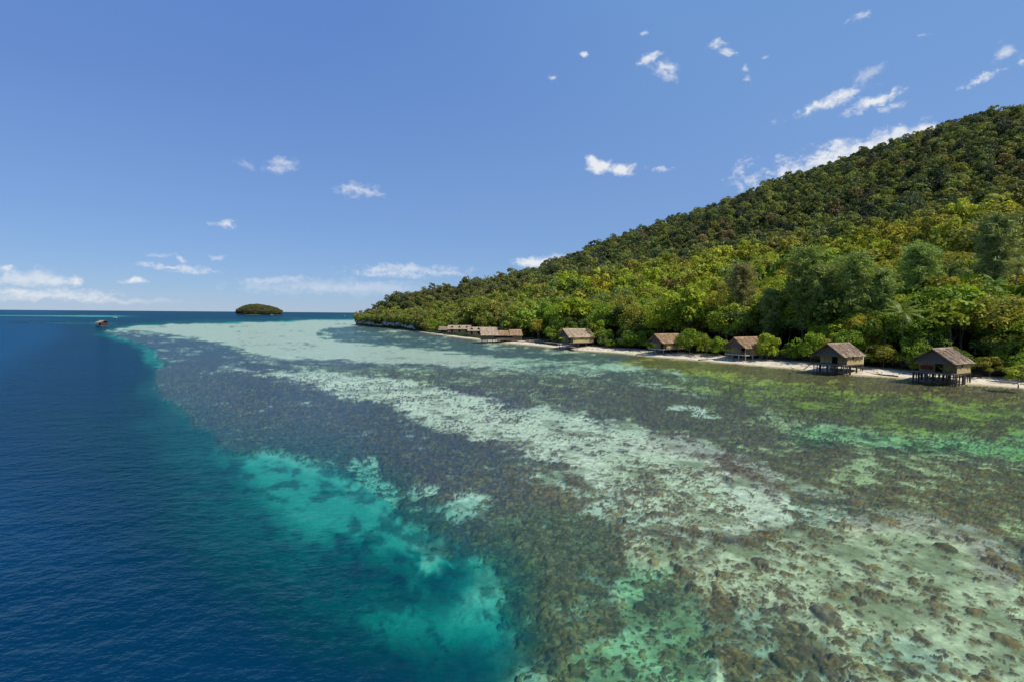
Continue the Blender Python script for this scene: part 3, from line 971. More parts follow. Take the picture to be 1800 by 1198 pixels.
def casuarina_crown(name, H, R, mat, n=150):
    """plumes of fine drooping needles on ascending branches"""
    parts = []
    for k in range(n):
        t = (k + rng.random()) / n
        z0 = H * (.22 + .74 * t)
        az = rng.random() * 2 * np.pi
        prof = math.sin(math.pi * min(1, .12 + .88 * (1 - t) ** .75)) ** .6 if t > .1 else .75
        l = R * (.35 + .65 * rng.random()) * max(prof, .25)
        m = 46
        s = rng.random(m) ** .7
        ca, sa = math.cos(az), math.sin(az)
        rise = rng.uniform(.25, .8)
        c = np.stack([l * s * ca, l * s * sa, z0 + rise * l * s - .25 * l * s * s], 1) + rng.normal(size=(m, 3)) * np.array([.30, .30, .28])
        dirv = np.stack([np.full(m, ca * .5), np.full(m, sa * .5), np.full(m, .15)], 1) + rng.normal(size=(m, 3)) * .6
        dirv[:, 2] -= .15
        dirv /= np.linalg.norm(dirv, axis=1)[:, None]
        b = np.cross(dirv, rng.normal(size=(m, 3)))
        b /= np.linalg.norm(b, axis=1)[:, None]
        ln = (.9 + .7 * rng.random(m))[:, None]
        wd = .085
        v = np.stack([c - dirv * ln * .5, c - b * wd, c + dirv * ln * .5, c + b * wd], 1).reshape(-1, 3)
        parts.append((v, np.arange(4 * m).reshape(m, 4), np.repeat(np.clip(rng.random(m) * .6 + .4 * rng.random(), 0, 1), 4)))
    v, f, a = merge(parts)
    return mesh_np(name, v, f, mat, {'vary': a})


def casuarina_trunk(name, H, r, mat):
    b = MB()
    b.tube([(0, 0, -.5), (.1, 0, H * .3), (-.1, .1, H * .65), (0, 0, H * .95)], [r * 1.3, r, r * .6, r * .12], 7)
    for k in range(16):
        z = H * (.25 + .04 * k)
        az = rnd.random() * 6.28
        l = H * .14 * (1.2 - .04 * k)
        b.tube([(0, 0, z), (l * .6 * math.cos(az), l * .6 * math.sin(az), z + l * .45), (l * math.cos(az), l * math.sin(az), z + l * .8)], [r * .3, r * .2, r * .06], 5)
    return b.mesh(name, mat, True)


# prototypes of near trees
BROAD = []
for i in range(9):
    H = 11.0 + 2.5 * rng.random()
    R = H * rng.uniform(.33, .44)
    base = H * rng.uniform(.22, .38)
    big = i >= 6
    cm, cs = crown_mesh('crown', H, R, base, int(rng.integers(20, 30)), 150 if not big else 95, .50 if not big else .85, M_LEAF, jitter=.55 if not big else .75, asp=1.7 if not big else 1.25)
    BROAD.append((cm, limb_mesh('trunk', H, .2 + .06 * rng.random(), cs, M_BARK, base, lean=rng.normal() * .4)))
BUSH = []
for i in range(6):
    H = 3.6 + 1.4 * rng.random()
    R = H * rng.uniform(.55, .75)
    cm, cs = crown_mesh('crown', H, R, .25, int(rng.integers(16, 24)), 110, .36, M_LEAF, rc=(.22, .46), asp=1.6, jitter=.8, shape=.75)
    BUSH.append((cm, limb_mesh('stem', H, .09, cs, M_BARK, .5, count=8)))
PALMS = []
for i in range(4):
    H = rng.uniform(7.5, 11.5)
    lean = rng.normal() * .14
    PALMS.append((palm_crown('crown', int(rng.integers(19, 25)), rng.uniform(3.1, 3.9), M_FROND), palm_trunk('trunk', H, .16, lean, M_BARK), lean * H, H))
CASU = []
for i in range(4):
    H = rng.uniform(20, 25)
    CASU.append((casuarina_crown('crown', H, H * rng.uniform(.17, .215), M_NEEDLE, 230), casuarina_trunk('trunk', H, .32, M_BARK_D)))
# bare dry shrub
def bare_shrub(name):
    b = MB()
    for k in range(26):
        az, el = rnd.random() * 6.28, rnd.uniform(.5, 1.3)
        l = rnd.uniform(1.6, 3.4)
        d = Vector((math.cos(az) * math.cos(el), math.sin(az) * math.cos(el), math.sin(el)))
        p1 = d * l * .55 + Vector((rnd.uniform(-.2, .2), rnd.uniform(-.2, .2), .1))
        b.tube([(0, 0, 0), p1, d * l], [.06, .04, .015], 4)
        for q in range(3):
            s = p1.lerp(d * l, rnd.uniform(.1, .8))
            e = s + Vector((rnd.uniform(-.7, .7), rnd.uniform(-.7, .7), rnd.uniform(.1, .8)))
            b.tube([s, e], [.028, .01], 4)
    return b.mesh(name, M_BARK, False)


def plant(name, label, cat, group, parts, x, y, z, rz, s, tint, s_z=None):
    o = thing(name, label, cat, (x, y, z), rz, group)
    o.scale = (s, s, s_z or s)
    for pname, me, off in parts:
        c = obj(pname, me, o)
        c.location = off
        c.color = (*tint, 1)
    return o


# palettes
NEAR_TINTS = [('yellow-green', (.125, .155, .014)), ('fresh green', (.090, .135, .013)), ('mid green', (.068, .105, .012)), ('dark green', (.044, .064, .012)), ('olive', (.118, .118, .018)), ('golden', (.175, .160, .020)), ('grey-green', (.086, .112, .030)), ('brownish', (.105, .085, .032))]
HUT_C = [(17.9, 162), (41.2, 137.5), (56, 120.5), (64.2, 97.5), (73.6, 84)]


def shore_s(x, y):
    return polyline_dist(np.atleast_1d(np.asarray(x, float)), np.atleast_1d(np.asarray(y, float)), SHORE)


# candidate places for trees over the whole wooded hill
cand = []
def scatter(x0, x1, y0, y1, sp):
    gx, gy = np.meshgrid(np.arange(x0, x1, sp), np.arange(y0, y1, sp))
    gx = gx.ravel() + rng.uniform(-.42, .42, gx.size) * sp
    gy = gy.ravel() + rng.uniform(-.42, .42, gy.size) * sp
    return gx, gy
gx, gy = scatter(-175, 1000, 40, 760, 5.2)
c = gx / gy
d0 = shore_depth(c)
dr = np.maximum(np.interp(c, RC, RD), d0 + 8)
in_frame = (c > SH_C[0] + .004) & (c < 1.32)
s_in = np.full(len(gx), 999.0)
m = in_frame & (gy < d0 + 60)
s_in[m] = polyline_dist(gx[m], gy[m], SHORE)
beachy = sstep(-.215, -.17, c)
ok = in_frame & (gy > d0 + .6 + 2.4 * beachy) & (s_in > .6 + 9.9 * beachy) & (gy < dr + 14)
gx, gy, c, s_in = gx[ok], gy[ok], c[ok], s_in[ok]
dist = np.hypot(gx, gy)
# far trees may stand wider
keep = (dist < 300) | (rng.random(len(gx)) < np.interp(dist, [300, 520, 900], [.95, .66, .46]))
keep |= (gx / gy < -.02)
gx, gy, c, s_in, dist = gx[keep], gy[keep], c[keep], s_in[keep], dist[keep]
near_d = np.maximum(np.interp(c, NC, ND), shore_depth(c) + 14)
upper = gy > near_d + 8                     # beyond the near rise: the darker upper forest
ri = np.where((SHQ[:, 0] / SHQ[:, 1] < -.16) & (SHQ[:, 1] > 300))[0]
ri = np.repeat(ri, 2)
ro = rng.uniform(.2, 4.5, len(ri))
rx, ry = SHQ[ri, 0] + NRM[ri, 0] * ro, SHQ[ri, 1] + NRM[ri, 1] * ro
gx, gy = np.concatenate([gx, rx]), np.concatenate([gy, ry])
c, s_in = gx / gy, np.concatenate([s_in, ro])
dist, upper = np.hypot(gx, gy), np.concatenate([upper, np.zeros(len(rx), bool)])
# keep clear of the huts and the long houses
for hx0, hy0 in HUT_C:
    t = (gx - hx0) * .883 + (gy - hy0) * .469
    u_ = -(gx - hx0) * .469 + (gy - hy0) * .883
    ta, tb = (gx - hx0 - 3.5) * .883 - (gy - hy0 - 2) * .469, (gx - hx0 - 3.5) * .469 + (gy - hy0 - 2) * .883
    k = ~(((t > -9) & (t < 12.5) & (np.abs(u_) < 6.0)) | ((ta > -2) & (ta < 11) & (np.abs(tb) < 6)))
    gx, gy, c, s_in, dist, upper = gx[k], gy[k], c[k], s_in[k], dist[k], upper[k]
clear = ((gx > -40) & (gx < -19) & (gy < 266)) | ((gx > -26) & (gx < -2) & (gy < 246)) | ((gx > -16) & (gx < 9) & (gy < 206))
k = ~(clear & (s_in < 32) & (gy > 180))
gx, gy, c, s_in, dist, upper = gx[k], gy[k], c[k], s_in[k], dist[k], upper[k]
gz = ground_z(gx, gy)
pxs, pys = to_px(gx, gy, gz + 8)
vis = (pxs > 560) & (pxs < 1850)
order = np.argsort(dist)
single = [i for i in order if vis[i] and not upper[i]][:288]
SINGLE = set(single)


def zone_of(x, y):
    """words for the stretch of slope a tree stands on"""
    px, _ = to_px(x, y, 5)
    if px > 1690: return 'behind the nearest hut'
    if px > 1560: return 'between the two nearest huts'
    if px > 1400: return 'behind the hut with rusty annex'
    if px > 1250: return 'behind the pale decked hut'
    if px > 1110: return 'behind the half hidden hut'
    if px > 960: return 'behind the jetty hut'
    return 'beyond the long pavilion'


def band_of(s):
    return 'low' if s < 22 else ('halfway up' if s < 55 else 'high up')


for i in single:
    x, y = gx[i], gy[i]
    yellowish = vnoise(np.array([x / 22]), np.array([y / 22]), 5)[0]
    w_ = np.array([.24, .26, .20, .12, .08, .02, .07, .01])
    hi = min(1, s_in[i] / 70) if s_in[i] < 900 else 1
    w_[0] += .30 * hi * yellowish; w_[4] += .25 * hi; w_[5] += .07 * hi * yellowish; w_[3] *= 1.3 - hi; w_[2] *= 1.3 - .8 * hi
    k = int(rng.choice(8, p=w_ / w_.sum()))
    cname, tint = NEAR_TINTS[k]
    tint = np.array(tint) * rng.uniform(.85, 1.15)
    big = rng.random() < (.45 if 12 < s_in[i] < 60 and to_px(x, y, 5)[0] > 1420 else .12)
    pi = int(rng.integers(6, 9)) if big else int(rng.integers(0, 6))
    cm, tm = BROAD[pi]
    s = rng.uniform(.72, 1.18) * (1.0 if s_in[i] > 14 else .78)
    leafy = 'large-leaved' if big else ('spreading' if s > .98 else 'rounded')
    lab = f'{leafy} {cname} rainforest tree {band_of(s_in[i])} {zone_of(x, y)}'
    plant('broadleaf_tree', lab, 'tree', lab.replace(' tree ', ' trees '), [('trunk', tm, (0, 0, 0)), ('crown', cm, (0, 0, 0))], x, y, gz[i] - .3, rng.uniform(0, 6.28), s, tint, s * rng.uniform(.9, 1.2))

# casuarinas: (photo x of the trunk, distance ahead, height factor, tint, label)
CAS = [(1300, 136, .98, (.070, .066, .034), 'dark brownish feathery casuarina rising behind the hut with the pale front deck'),
       (1352, 128, .72, (.062, .072, .030), 'low feathery casuarina leaning out of the trees just past the pale decked hut'),
       (1412, 124, 1.12, (.062, .078, .028), 'tallest olive casuarina standing between the pale decked hut and the next hut'),
       (1445, 119, .92, (.066, .078, .030), 'slim casuarina with thin pale trunks beside the tallest casuarina'),
       (1500, 113, .98, (.070, .088, .032), 'broad feathery casuarina directly behind the hut with the rusty side roof'),
       (1545, 112, .86, (.066, .086, .034), 'casuarina with a bare forked trunk just past the hut with the rusty side roof'),
       (1612, 116, 1.0, (.068, .090, .034), 'wide grey-green casuarina above the bushes between the two nearest huts'),
       (1742, 118, 1.12, (.068, .078, .038), 'tall brownish casuarina on the slope above the nearest hut')]
for px, yd, hs, tint, lab in CAS:
    tint = (1.75 * tint[0], 1.75 * tint[1], 1.2 * tint[2])
    c_ = (px - 900) / F_PX
    x = c_ * yd
    i = int(rng.integers(0, 4))
    zg = float(ground_z(x, yd))
    plant('casuarina_tree', lab, 'tree', None, [('trunk', CASU[i][1], (0, 0, 0)), ('crown', CASU[i][0], (0, 0, 0))], x, yd, zg - .3, rng.uniform(0, 6.28), hs * 1.12, tint)

# palms: (photo x, photo y of the crown, distance ahead)
PALM_PX = [(1212, 548, 158), (1240, 552, 156), (1170, 556, 163), (1590, 566, 100), (1736, 515, 104), (1786, 482, 108), (1776, 552, 96), (1008, 548, 205), (990, 536, 214), (1030, 540, 212), (962, 540, 225), (940, 546, 232),
           (1052, 530, 218), (1075, 548, 200), (736, 558, 355), (752, 564, 345), (745, 552, 362), (770, 568, 330), (905, 552, 250), (880, 560, 262), (860, 556, 285), (1105, 540, 205), (1132, 552, 186), (1022, 560, 196), (976, 556, 212),
           (1290, 470, 215), (1312, 478, 210), (1335, 468, 222), (1272, 486, 205), (1655, 470, 150), (1570, 500, 140), (1480, 470, 165), (1420, 520, 140), (1690, 575, 99), (1345, 560, 130)]
for k, (px, py, yd) in enumerate(PALM_PX):
    r = ray(px, py)
    x, zt = yd * r[0] / r[1], CAM_H + yd * r[2] / r[1] + 2.2
    zg = float(ground_z(x, yd))
    i = int(rng.integers(0, 4))
    cm, tm, off, H = PALMS[i]
    hh = max(zt - zg, 4.0)
    sz_ = hh / H
    cs_ = rng.uniform(1.1, 1.35) * (.82 if yd < 125 else 1.0)
    tint = np.array([(.095, .125, .025), (.07, .11, .022), (.11, .12, .03)][k % 3]) * rng.uniform(.85, 1.15)
    where = zone_of(x, yd)
    lab = f'coconut palm with drooping {["yellow-green", "green", "olive"][k % 3]} fronds {where}'
    o = thing('palm_tree', lab, 'palm tree', (x - off * sz_ * 0, yd, zg - .2), rng.uniform(-.6, .6), 'palms: ' + lab)
    t_ = obj('trunk', tm, o); t_.scale = (1, 1, sz_)
    c2 = obj('crown', cm, o); c2.location = (off, .02, H * sz_ - .1); c2.scale = (cs_,) * 3; c2.color = (*tint, 1)

# shrubs along the top of the beach: every few metres, clear of the huts
walk = 0.0
nb = 0
for j in range(0, len(SHQ), 4):
    x0, y0 = SHQ[j]
    if y0 < 60 or y0 > 360: continue
    for lay in range(2):
        off = rng.uniform(7.2, 9.8) + 3.4 * lay
        x, y = x0 + NRM[j, 0] * off + rng.normal() * .6, y0 + NRM[j, 1] * off + rng.normal() * .6
        if any(-9 < (x - a) * .883 + (y - b) * .469 < 11 and abs(-(x - a) * .469 + (y - b) * .883) < 4.6 for a, b in HUT_C): continue
        if -45 < x < 16 and 185 < y < 285: continue
        if rng.random() < .06 + (.35 if y > 230 else 0): continue
        s = rng.uniform(.65, 1.2)
        k = int(rng.choice([0, 1, 2, 6, 4], p=[.32, .30, .2, .1, .08]))
        cname, tint = NEAR_TINTS[k]
        i = int(rng.integers(0, 6))
        lab = f'{"dense" if lay else "low"} {cname} shrub at the top of the sand {zone_of(x, y).replace("on the slope ", "")}'
        plant('shrub', lab, 'shrub', lab.replace(' shrub ', ' shrubs '), [('stem', BUSH[i][1], (0, 0, 0)), ('crown', BUSH[i][0], (0, 0, 0))], x, y, 1.0 + .05 * (off - 9), rng.uniform(0, 6.28), s, np.array(tint) * rng.uniform(.7, 1.15), s * rng.uniform(.65, 1.35))
        nb += 1
# bushes the photo shows on their own
for px, py, s, tint, lab in [(1790, 676, .75, (.15, .17, .02), 'small bright yellow-green bush alone on the sand by the last bit of beach'),
                             (1225, 620, 1.15, (.085, .13, .02), 'large leafy green bush pressing against the half hidden hut'),
                             (1080, 602, 1.25, (.10, .10, .035), 'grey-brown thinly leaved bush between the jetty hut and the half hidden hut'),
                             (1115, 606, 1.2, (.11, .15, .018), 'bright green bush at the foot of the brown thin bush'),
                             (982, 592, 1.5, (.19, .15, .02), 'golden yellow leaved bush rising behind the boardwalk')]:
    p = ground(px, py, 1.0)
    i = int(rng.integers(0, 6))
    plant('shrub', lab, 'shrub', None, [('stem', BUSH[i][1], (0, 0, 0)), ('crown', BUSH[i][0], (0, 0, 0))], p[0], p[1], .95, rng.uniform(0, 6.28), s, tint)
for px, py, s, lab in [(1588, 646, 1.0, 'bare dry shrub with pale twigs between the two nearest huts'), (1604, 650, .75, 'small leafless shrub at the edge of the sand beside the nearest hut')]:
    p = ground(px, py, 1.0)
    o = thing('dead_shrub', lab, 'shrub', (p[0], p[1], 1.0), 0, None, s)
    obj('branches', bare_shrub('branches'), o)

# the rest of the forest: one mass
protos = bpy.data.collections.new('forest kinds')
def proto(name, parts):
    V, Fc, A, MI, b = [], [], [], [], 0
    for mi, me in enumerate(parts):
        n = len(me.vertices)
        v = np.empty(n * 3, np.float32); me.vertices.foreach_get('co', v)
        quads = [tuple(p.vertices) for p in me.polygons]
        V.append(v.reshape(-1, 3)); Fc += [tuple(q + b for q in f) for f in quads]; MI += [mi] * len(quads)
        a = np.zeros(n, np.float32)
        if 'vary' in me.attributes: me.attributes['vary'].data.foreach_get('value', a)
        A.append(a); b += n
    me = bpy.data.meshes.new(name)
    me.from_pydata(np.vstack(V).tolist(), [], Fc)
    at = me.attributes.new('vary', 'FLOAT', 'POINT'); at.data.foreach_set('value', np.concatenate(A))
    me.polygons.foreach_set('material_index', np.array(MI, np.int32))
    me.update()
    for m in parts: me.materials.append(m.materials[0])
    o = bpy.data.objects.new(name, me)
    protos.objects.link(o)


for i in range(5):
    H = 10 + 2 * rng.random()
    R = H * rng.uniform(.30, .40)
    cm, cs = crown_mesh('m', H, R, H * .25, int(rng.integers(13, 18)), 52, .85, M_LEAF_FAR, asp=1.4)
    proto('kind_%d' % i, [cm, limb_mesh('m', H, .16, cs, M_BARK, H * .3, n=5, count=3)])
for i in range(2):
    H = 10 + 2 * i
    cm, cs = crown_mesh('m', H, H * .3, H * .5, 9, 44, .9, M_LEAF_FAR, rc=(.4, .6), asp=1.3)
    proto('kind_%d' % (5 + i), [cm, limb_mesh('m', H, .15, cs, M_BARK, H * .5, n=5, count=3)])
for i in range(2):
    H = 8.5 + i
    cm, cs = crown_mesh('m', H, H * .46, .2, 17, 60, .85, M_LEAF_FAR, rc=(.34, .5), asp=1.4)
    proto('kind_%d' % (8 + i), [cm, limb_mesh('m', H, .15, cs, M_BARK, H * .3, n=5, count=3)])
pc = palm_crown('m', 15, 3.6, M_FROND_FAR, 1.2, 8)
v = np.empty(len(pc.vertices) * 3, np.float32); pc.vertices.foreach_get('co', v); v = v.reshape(-1, 3); v[:, 2] += 9; pc.vertices.foreach_set('co', v.ravel())
proto('kind_7', [pc, palm_trunk('m', 9, .15, 0, M_BARK)])


def scatter_object(name, label, pts, idx, rot, scl, tint):
    me = bpy.data.meshes.new(name)
    me.vertices.add(len(pts))
    me.vertices.foreach_set('co', np.ascontiguousarray(pts, np.float32).ravel())
    me.attributes.new('idx', 'INT', 'POINT').data.foreach_set('value', np.asarray(idx, np.int32))
    me.attributes.new('rot', 'FLOAT_VECTOR', 'POINT').data.foreach_set('vector', np.ascontiguousarray(rot, np.float32).ravel())
    me.attributes.new('scl', 'FLOAT_VECTOR', 'POINT').data.foreach_set('vector', np.ascontiguousarray(scl, np.float32).ravel())
    me.attributes.new('tint', 'FLOAT_COLOR', 'POINT').data.foreach_set('color', np.ascontiguousarray(np.hstack([tint, np.ones((len(tint), 1))]), np.float32).ravel())
    o = obj(name, me, label=label, kind='stuff')
    ng = bpy.data.node_groups.new(name, 'GeometryNodeTree')
    ng.interface.new_socket('Geometry', in_out='INPUT', socket_type='NodeSocketGeometry')
    ng.interface.new_socket('Geometry', in_out='OUTPUT', socket_type='NodeSocketGeometry')
    gi, go = ng.nodes.new('NodeGroupInput'), ng.nodes.new('NodeGroupOutput')
    ins = ng.nodes.new('GeometryNodeInstanceOnPoints')
    ci = ng.nodes.new('GeometryNodeCollectionInfo')
    ci.inputs['Collection'].default_value = protos
    ci.inputs['Separate Children'].default_value = True
    ci.inputs['Reset Children'].default_value = True
    def named(n, t):
        a = ng.nodes.new('GeometryNodeInputNamedAttribute'); a.data_type = t; a.inputs['Name'].default_value = n
        return a.outputs['Attribute']
    e2r = ng.nodes.new('FunctionNodeEulerToRotation')
    L = ng.links.new
    L(gi.outputs[0], ins.inputs['Points']); L(ci.outputs[0], ins.inputs['Instance'])
    ins.inputs['Pick Instance'].default_value = True
    L(named('idx', 'INT'), ins.inputs['Instance Index'])
    L(named('rot', 'FLOAT_VECTOR'), e2r.inputs[0]); L(e2r.outputs[0], ins.inputs['Rotation'])
    L(named('scl', 'FLOAT_VECTOR'), ins.inputs['Scale'])
    L(ins.outputs[0], go.inputs[0])
    md = o.modifiers.new('scatter', 'NODES'); md.node_group = ng
    return o


rest = np.array([i for i in range(len(gx)) if i not in SINGLE])
X, Y, Zg, U = gx[rest], gy[rest], gz[rest], upper[rest]
n = len(rest)
idx = rng.choice(8, n, p=[.16, .16, .16, .15, .15, .08, .07, .07])
idx = np.where((~U) & (idx == 7) & (rng.random(n) < .3), 0, idx)
s = (.52 + .85 * rng.random(n) ** 1.5) * np.where(U, 1.15, 1.05)
west_ = (X / Y) < rng.uniform(-.04, .16, n)
idx = np.where(west_ & (rng.random(n) < .88), rng.integers(8, 10, n), idx)
edge = np.abs(Y - np.interp(X / Y, RC, RD)) < 10
s = np.where(edge & (X / Y > .1), s * rng.uniform(.8, 1.35, n), s)
s = np.where((X / Y) < -.10, s * .74, s)
s = np.where(((X / Y) < -.15) & (shore_s(X, Y) < 5), s * .62, s)
rot = np.stack([rng.normal(size=n) * .05, rng.normal(size=n) * .05, rng.uniform(0, 6.28, n)], 1)
scl = np.stack([s, s, s * rng.uniform(.85, 1.25, n)], 1)
NT = np.array([t for _, t in NEAR_TINTS])
patchy = vnoise(X / 26, Y / 26, 5)
k = rng.random(n)
near_pick = np.where(k < .30 + .2 * patchy, 0, np.where(k < .52, 1, np.where(k < .62, 2, np.where(k < .68, 3, np.where(k < .87, 4, np.where(k < .91, 5, np.where(k < .985, 6, 7)))))))
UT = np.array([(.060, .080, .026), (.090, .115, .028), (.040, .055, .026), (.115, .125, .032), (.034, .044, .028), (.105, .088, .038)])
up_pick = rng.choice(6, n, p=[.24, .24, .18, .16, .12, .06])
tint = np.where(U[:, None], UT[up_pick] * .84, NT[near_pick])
# on the far part of the spit the trees are olive and brownish
west = sstep(.12, -.05, X / Y)[:, None]
tint = tint * (1 - .45 * west) + .45 * west * np.array((.082, .080, .026))
sunlit_rim = (sstep(55, 8, np.abs(Y - (np.maximum(np.interp(X / Y, NC, ND), shore_depth(X / Y) + 14) - 14))) * sstep(.1, .3, X / Y) * (.35 + .65 * rng.random(n)))[:, None]
tint = tint * (1 - .7 * sunlit_rim) + .7 * sunlit_rim * np.array((.155, .150, .022))  # sunlit yellow of the near ridge put into the leaf tint
tint = tint * rng.uniform(.75, 1.25, (n, 1))
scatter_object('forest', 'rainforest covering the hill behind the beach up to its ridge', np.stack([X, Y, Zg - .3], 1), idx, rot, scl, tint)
print('TREES single', len(single), 'rest', n, 'shrubs', nb)

#__HUTS__
# ------------------------------------------------------------------ thatched houses
M_POST = simple('weathered post', (.045, .038, .032), (.13, .11, .09), 4, stretch=(1, 1, .3))
M_POST_P = simple('pale post', (.28, .25, .21), (.50, .46, .40), 4, stretch=(1, 1, .3))
M_DECK = simple('grey boards', (.10, .088, .075), (.24, .21, .18), 5, stretch=(.4, 3, 1))
M_DECK_P = simple('bleached boards', (.30, .28, .26), (.55, .52, .48), 5, stretch=(.4, 3, 1))
M_WHITE = simple('white board', (.62, .61, .58), (.80, .79, .76), 2)
M_BLACK = simple('dark opening panel', (.012, .010, .009), (.03, .025, .02), 3)  # near-black panels: the dark of unlit insides put into the colour
M_RED = simple('red cloth', (.16, .03, .025), (.26, .05, .04), 3)
M_HAMMOCK = simple('hammock cloth', (.22, .24, .02), (.36, .38, .05), 8)
M_REDWALL = simple('red painted boards', (.055, .026, .024), (.10, .046, .040), 3)


def woven(name, c0, c1, f=9):
    N = Nodes(name)
    p = N.n('TexCoord', 'Object')
    s1 = N.n('TexWave', 'Fac', p_bands_direction='Z', Vector=p, Scale=f * .35, Distortion=1.2, Detail=2)
    n1 = N.noise(N.n('Mapping', 0, Vector=p, Scale=(3, 3, 1)), 2.2, 5, .65)
    k = N.math('ADD', N.math('MULTIPLY', s1, .3), N.math('MULTIPLY', n1, .7))
    c = N.ramp(k, [(.3, c0), (.68, c1)])
    return N.done(N.n('BsdfPrincipled', 0, Base_Color=c, Roughness=.85, Specular_IOR_Level=.15, Normal=N.n('Bump', 0, Height=k, Strength=.4, Distance=.03)))


def thatch(name, c0, c1, c2):
    N = Nodes(name)
    p = N.n('TexCoord', 'Object')
    n1 = N.noise(N.n('Mapping', 0, Vector=p, Scale=(5.5, .55, .55)), 1.6, 6, .7)
    n2 = N.noise(p, 1.1, 5, .6)
    n3 = N.noise(N.n('Mapping', 0, Vector=p, Scale=(1.2, 1, 5)), 2.4, 4, .6)
    k = N.math('ADD', N.math('MULTIPLY', n1, .5), N.math('ADD', N.math('MULTIPLY', n2, .3), N.math('MULTIPLY', n3, .2)))
    c = N.ramp(k, [(.36, c0), (.50, c1), (.64, c2)])
    return N.done(N.n('BsdfPrincipled', 0, Base_Color=c, Roughness=.95, Specular_IOR_Level=.08, Normal=N.n('Bump', 0, Height=k, Strength=.9, Distance=.1)))


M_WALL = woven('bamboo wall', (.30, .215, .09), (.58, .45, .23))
M_WALL_D = woven('dark matting', (.10, .075, .05), (.24, .18, .12))  # darker brown matting than the bamboo wall
M_GABLE = woven('grey palm matting', (.085, .066, .056), (.20, .165, .145), 14)
M_TH_GREY = thatch('grey thatch', (.06, .042, .030), (.26, .19, .135), (.56, .47, .37))
M_TH_BROWN = thatch('brown thatch', (.07, .042, .026), (.30, .195, .115), (.60, .45, .31))
M_TH_RUST = thatch('rusty thatch', (.13, .05, .028), (.28, .12, .07), (.42, .24, .15))
M_TH_PALE = thatch('bleached thatch', (.15, .105, .065), (.38, .29, .20), (.62, .51, .39))


def thatch_roof(b, x0, x1, half, z_eave, z_ridge, thick=.16, seed=1, cols=26, rows_=9, poles=True, one=None):
    """two slopes of palm thatch with ragged layered courses; ridge along x"""
    rr = random.Random(seed)
    L = math.hypot(half, z_ridge - z_eave)
    for sgn in ((-1, 1) if one is None else (one,)):
        up = Vector((0, sgn * (z_ridge - z_eave) / L, half / L))
        for r in range(rows_):
            t0, t1 = r / rows_, (r + 1.35) / rows_
            vs, fs = [], []
            for c in range(cols + 1):
                x = x0 + (x1 - x0) * c / cols
                ja, jb = rr.uniform(-.02, .02), rr.uniform(-.05, .03)
                xe = x + (rr.uniform(-.12, .12) if c in (0, cols) else 0)
                for t, lift in ((t0 + jb, thick * .55 + .05 + rr.uniform(-.02, .025)), (min(t1, 1.0), thick * .45 + rr.uniform(-.01, .01))):
                    p = Vector((xe, sgn * half * (1 - t), z_eave + (z_ridge - z_eave) * t)) + up * lift
                    vs.append(p)
                p = Vector((xe, sgn * half * (1 - t0 - jb), z_eave + (z_ridge - z_eave) * (t0 + jb))) - up * .02
                vs.append(p)
            for c in range(cols):
                i, j = 3 * c, 3 * c + 3
                q = [(i, j, j + 1, i + 1), (i + 2, j + 2, j, i)]
                fs += q if sgn < 0 else [f[::-1] for f in q]
            b.add(vs, fs)
        # underside
        b.prism([(x0 + .05, sgn * half, z_eave), (x1 - .05, sgn * half, z_eave), (x1 - .05, 0, z_ridge), (x0 + .05, 0, z_ridge)], (0, 0, 0), up * (thick * .4))
        if poles:
            n = max(3, int((x1 - x0) / .55))
            for k in range(n):
                x = x0 + (x1 - x0) * (k + .5 + rr.uniform(-.3, .3)) / n
                ta, tb = rr.uniform(.0, .25), rr.uniform(.85, 1.0)
                f = lambda t: Vector((x + rr.uniform(-.05, .05), sgn * half * (1 - t), z_eave + (z_ridge - z_eave) * t)) + up * (thick * .75 + .05)
                b.tube([f(ta), f((ta + tb) / 2), f(tb)], rr.uniform(.02, .045), 5)
    if one is None:
        b.prism([(x0 - .03, -.28, z_ridge - .05), (x0 - .03, 0, z_ridge + .24), (x0 - .03, .28, z_ridge - .05)], (x0, 0, 0), (x1 + .06, 0, 0))


def posts(parent, spots, z0, z1, mat, r=.105, seed=3, name='post'):
    rr = random.Random(seed)
    for x, y in spots:
        b = MB()
        dx, dy = rr.uniform(-.09, .09), rr.uniform(-.09, .09)
        b.tube([(x + dx, y + dy, z0), (x, y, z1)], [r * rr.uniform(.85, 1.15), r * .85], 7)
        b.build(name, mat, parent)


HUT_RZ = R_(28)   # all five huts look out over the water the same way


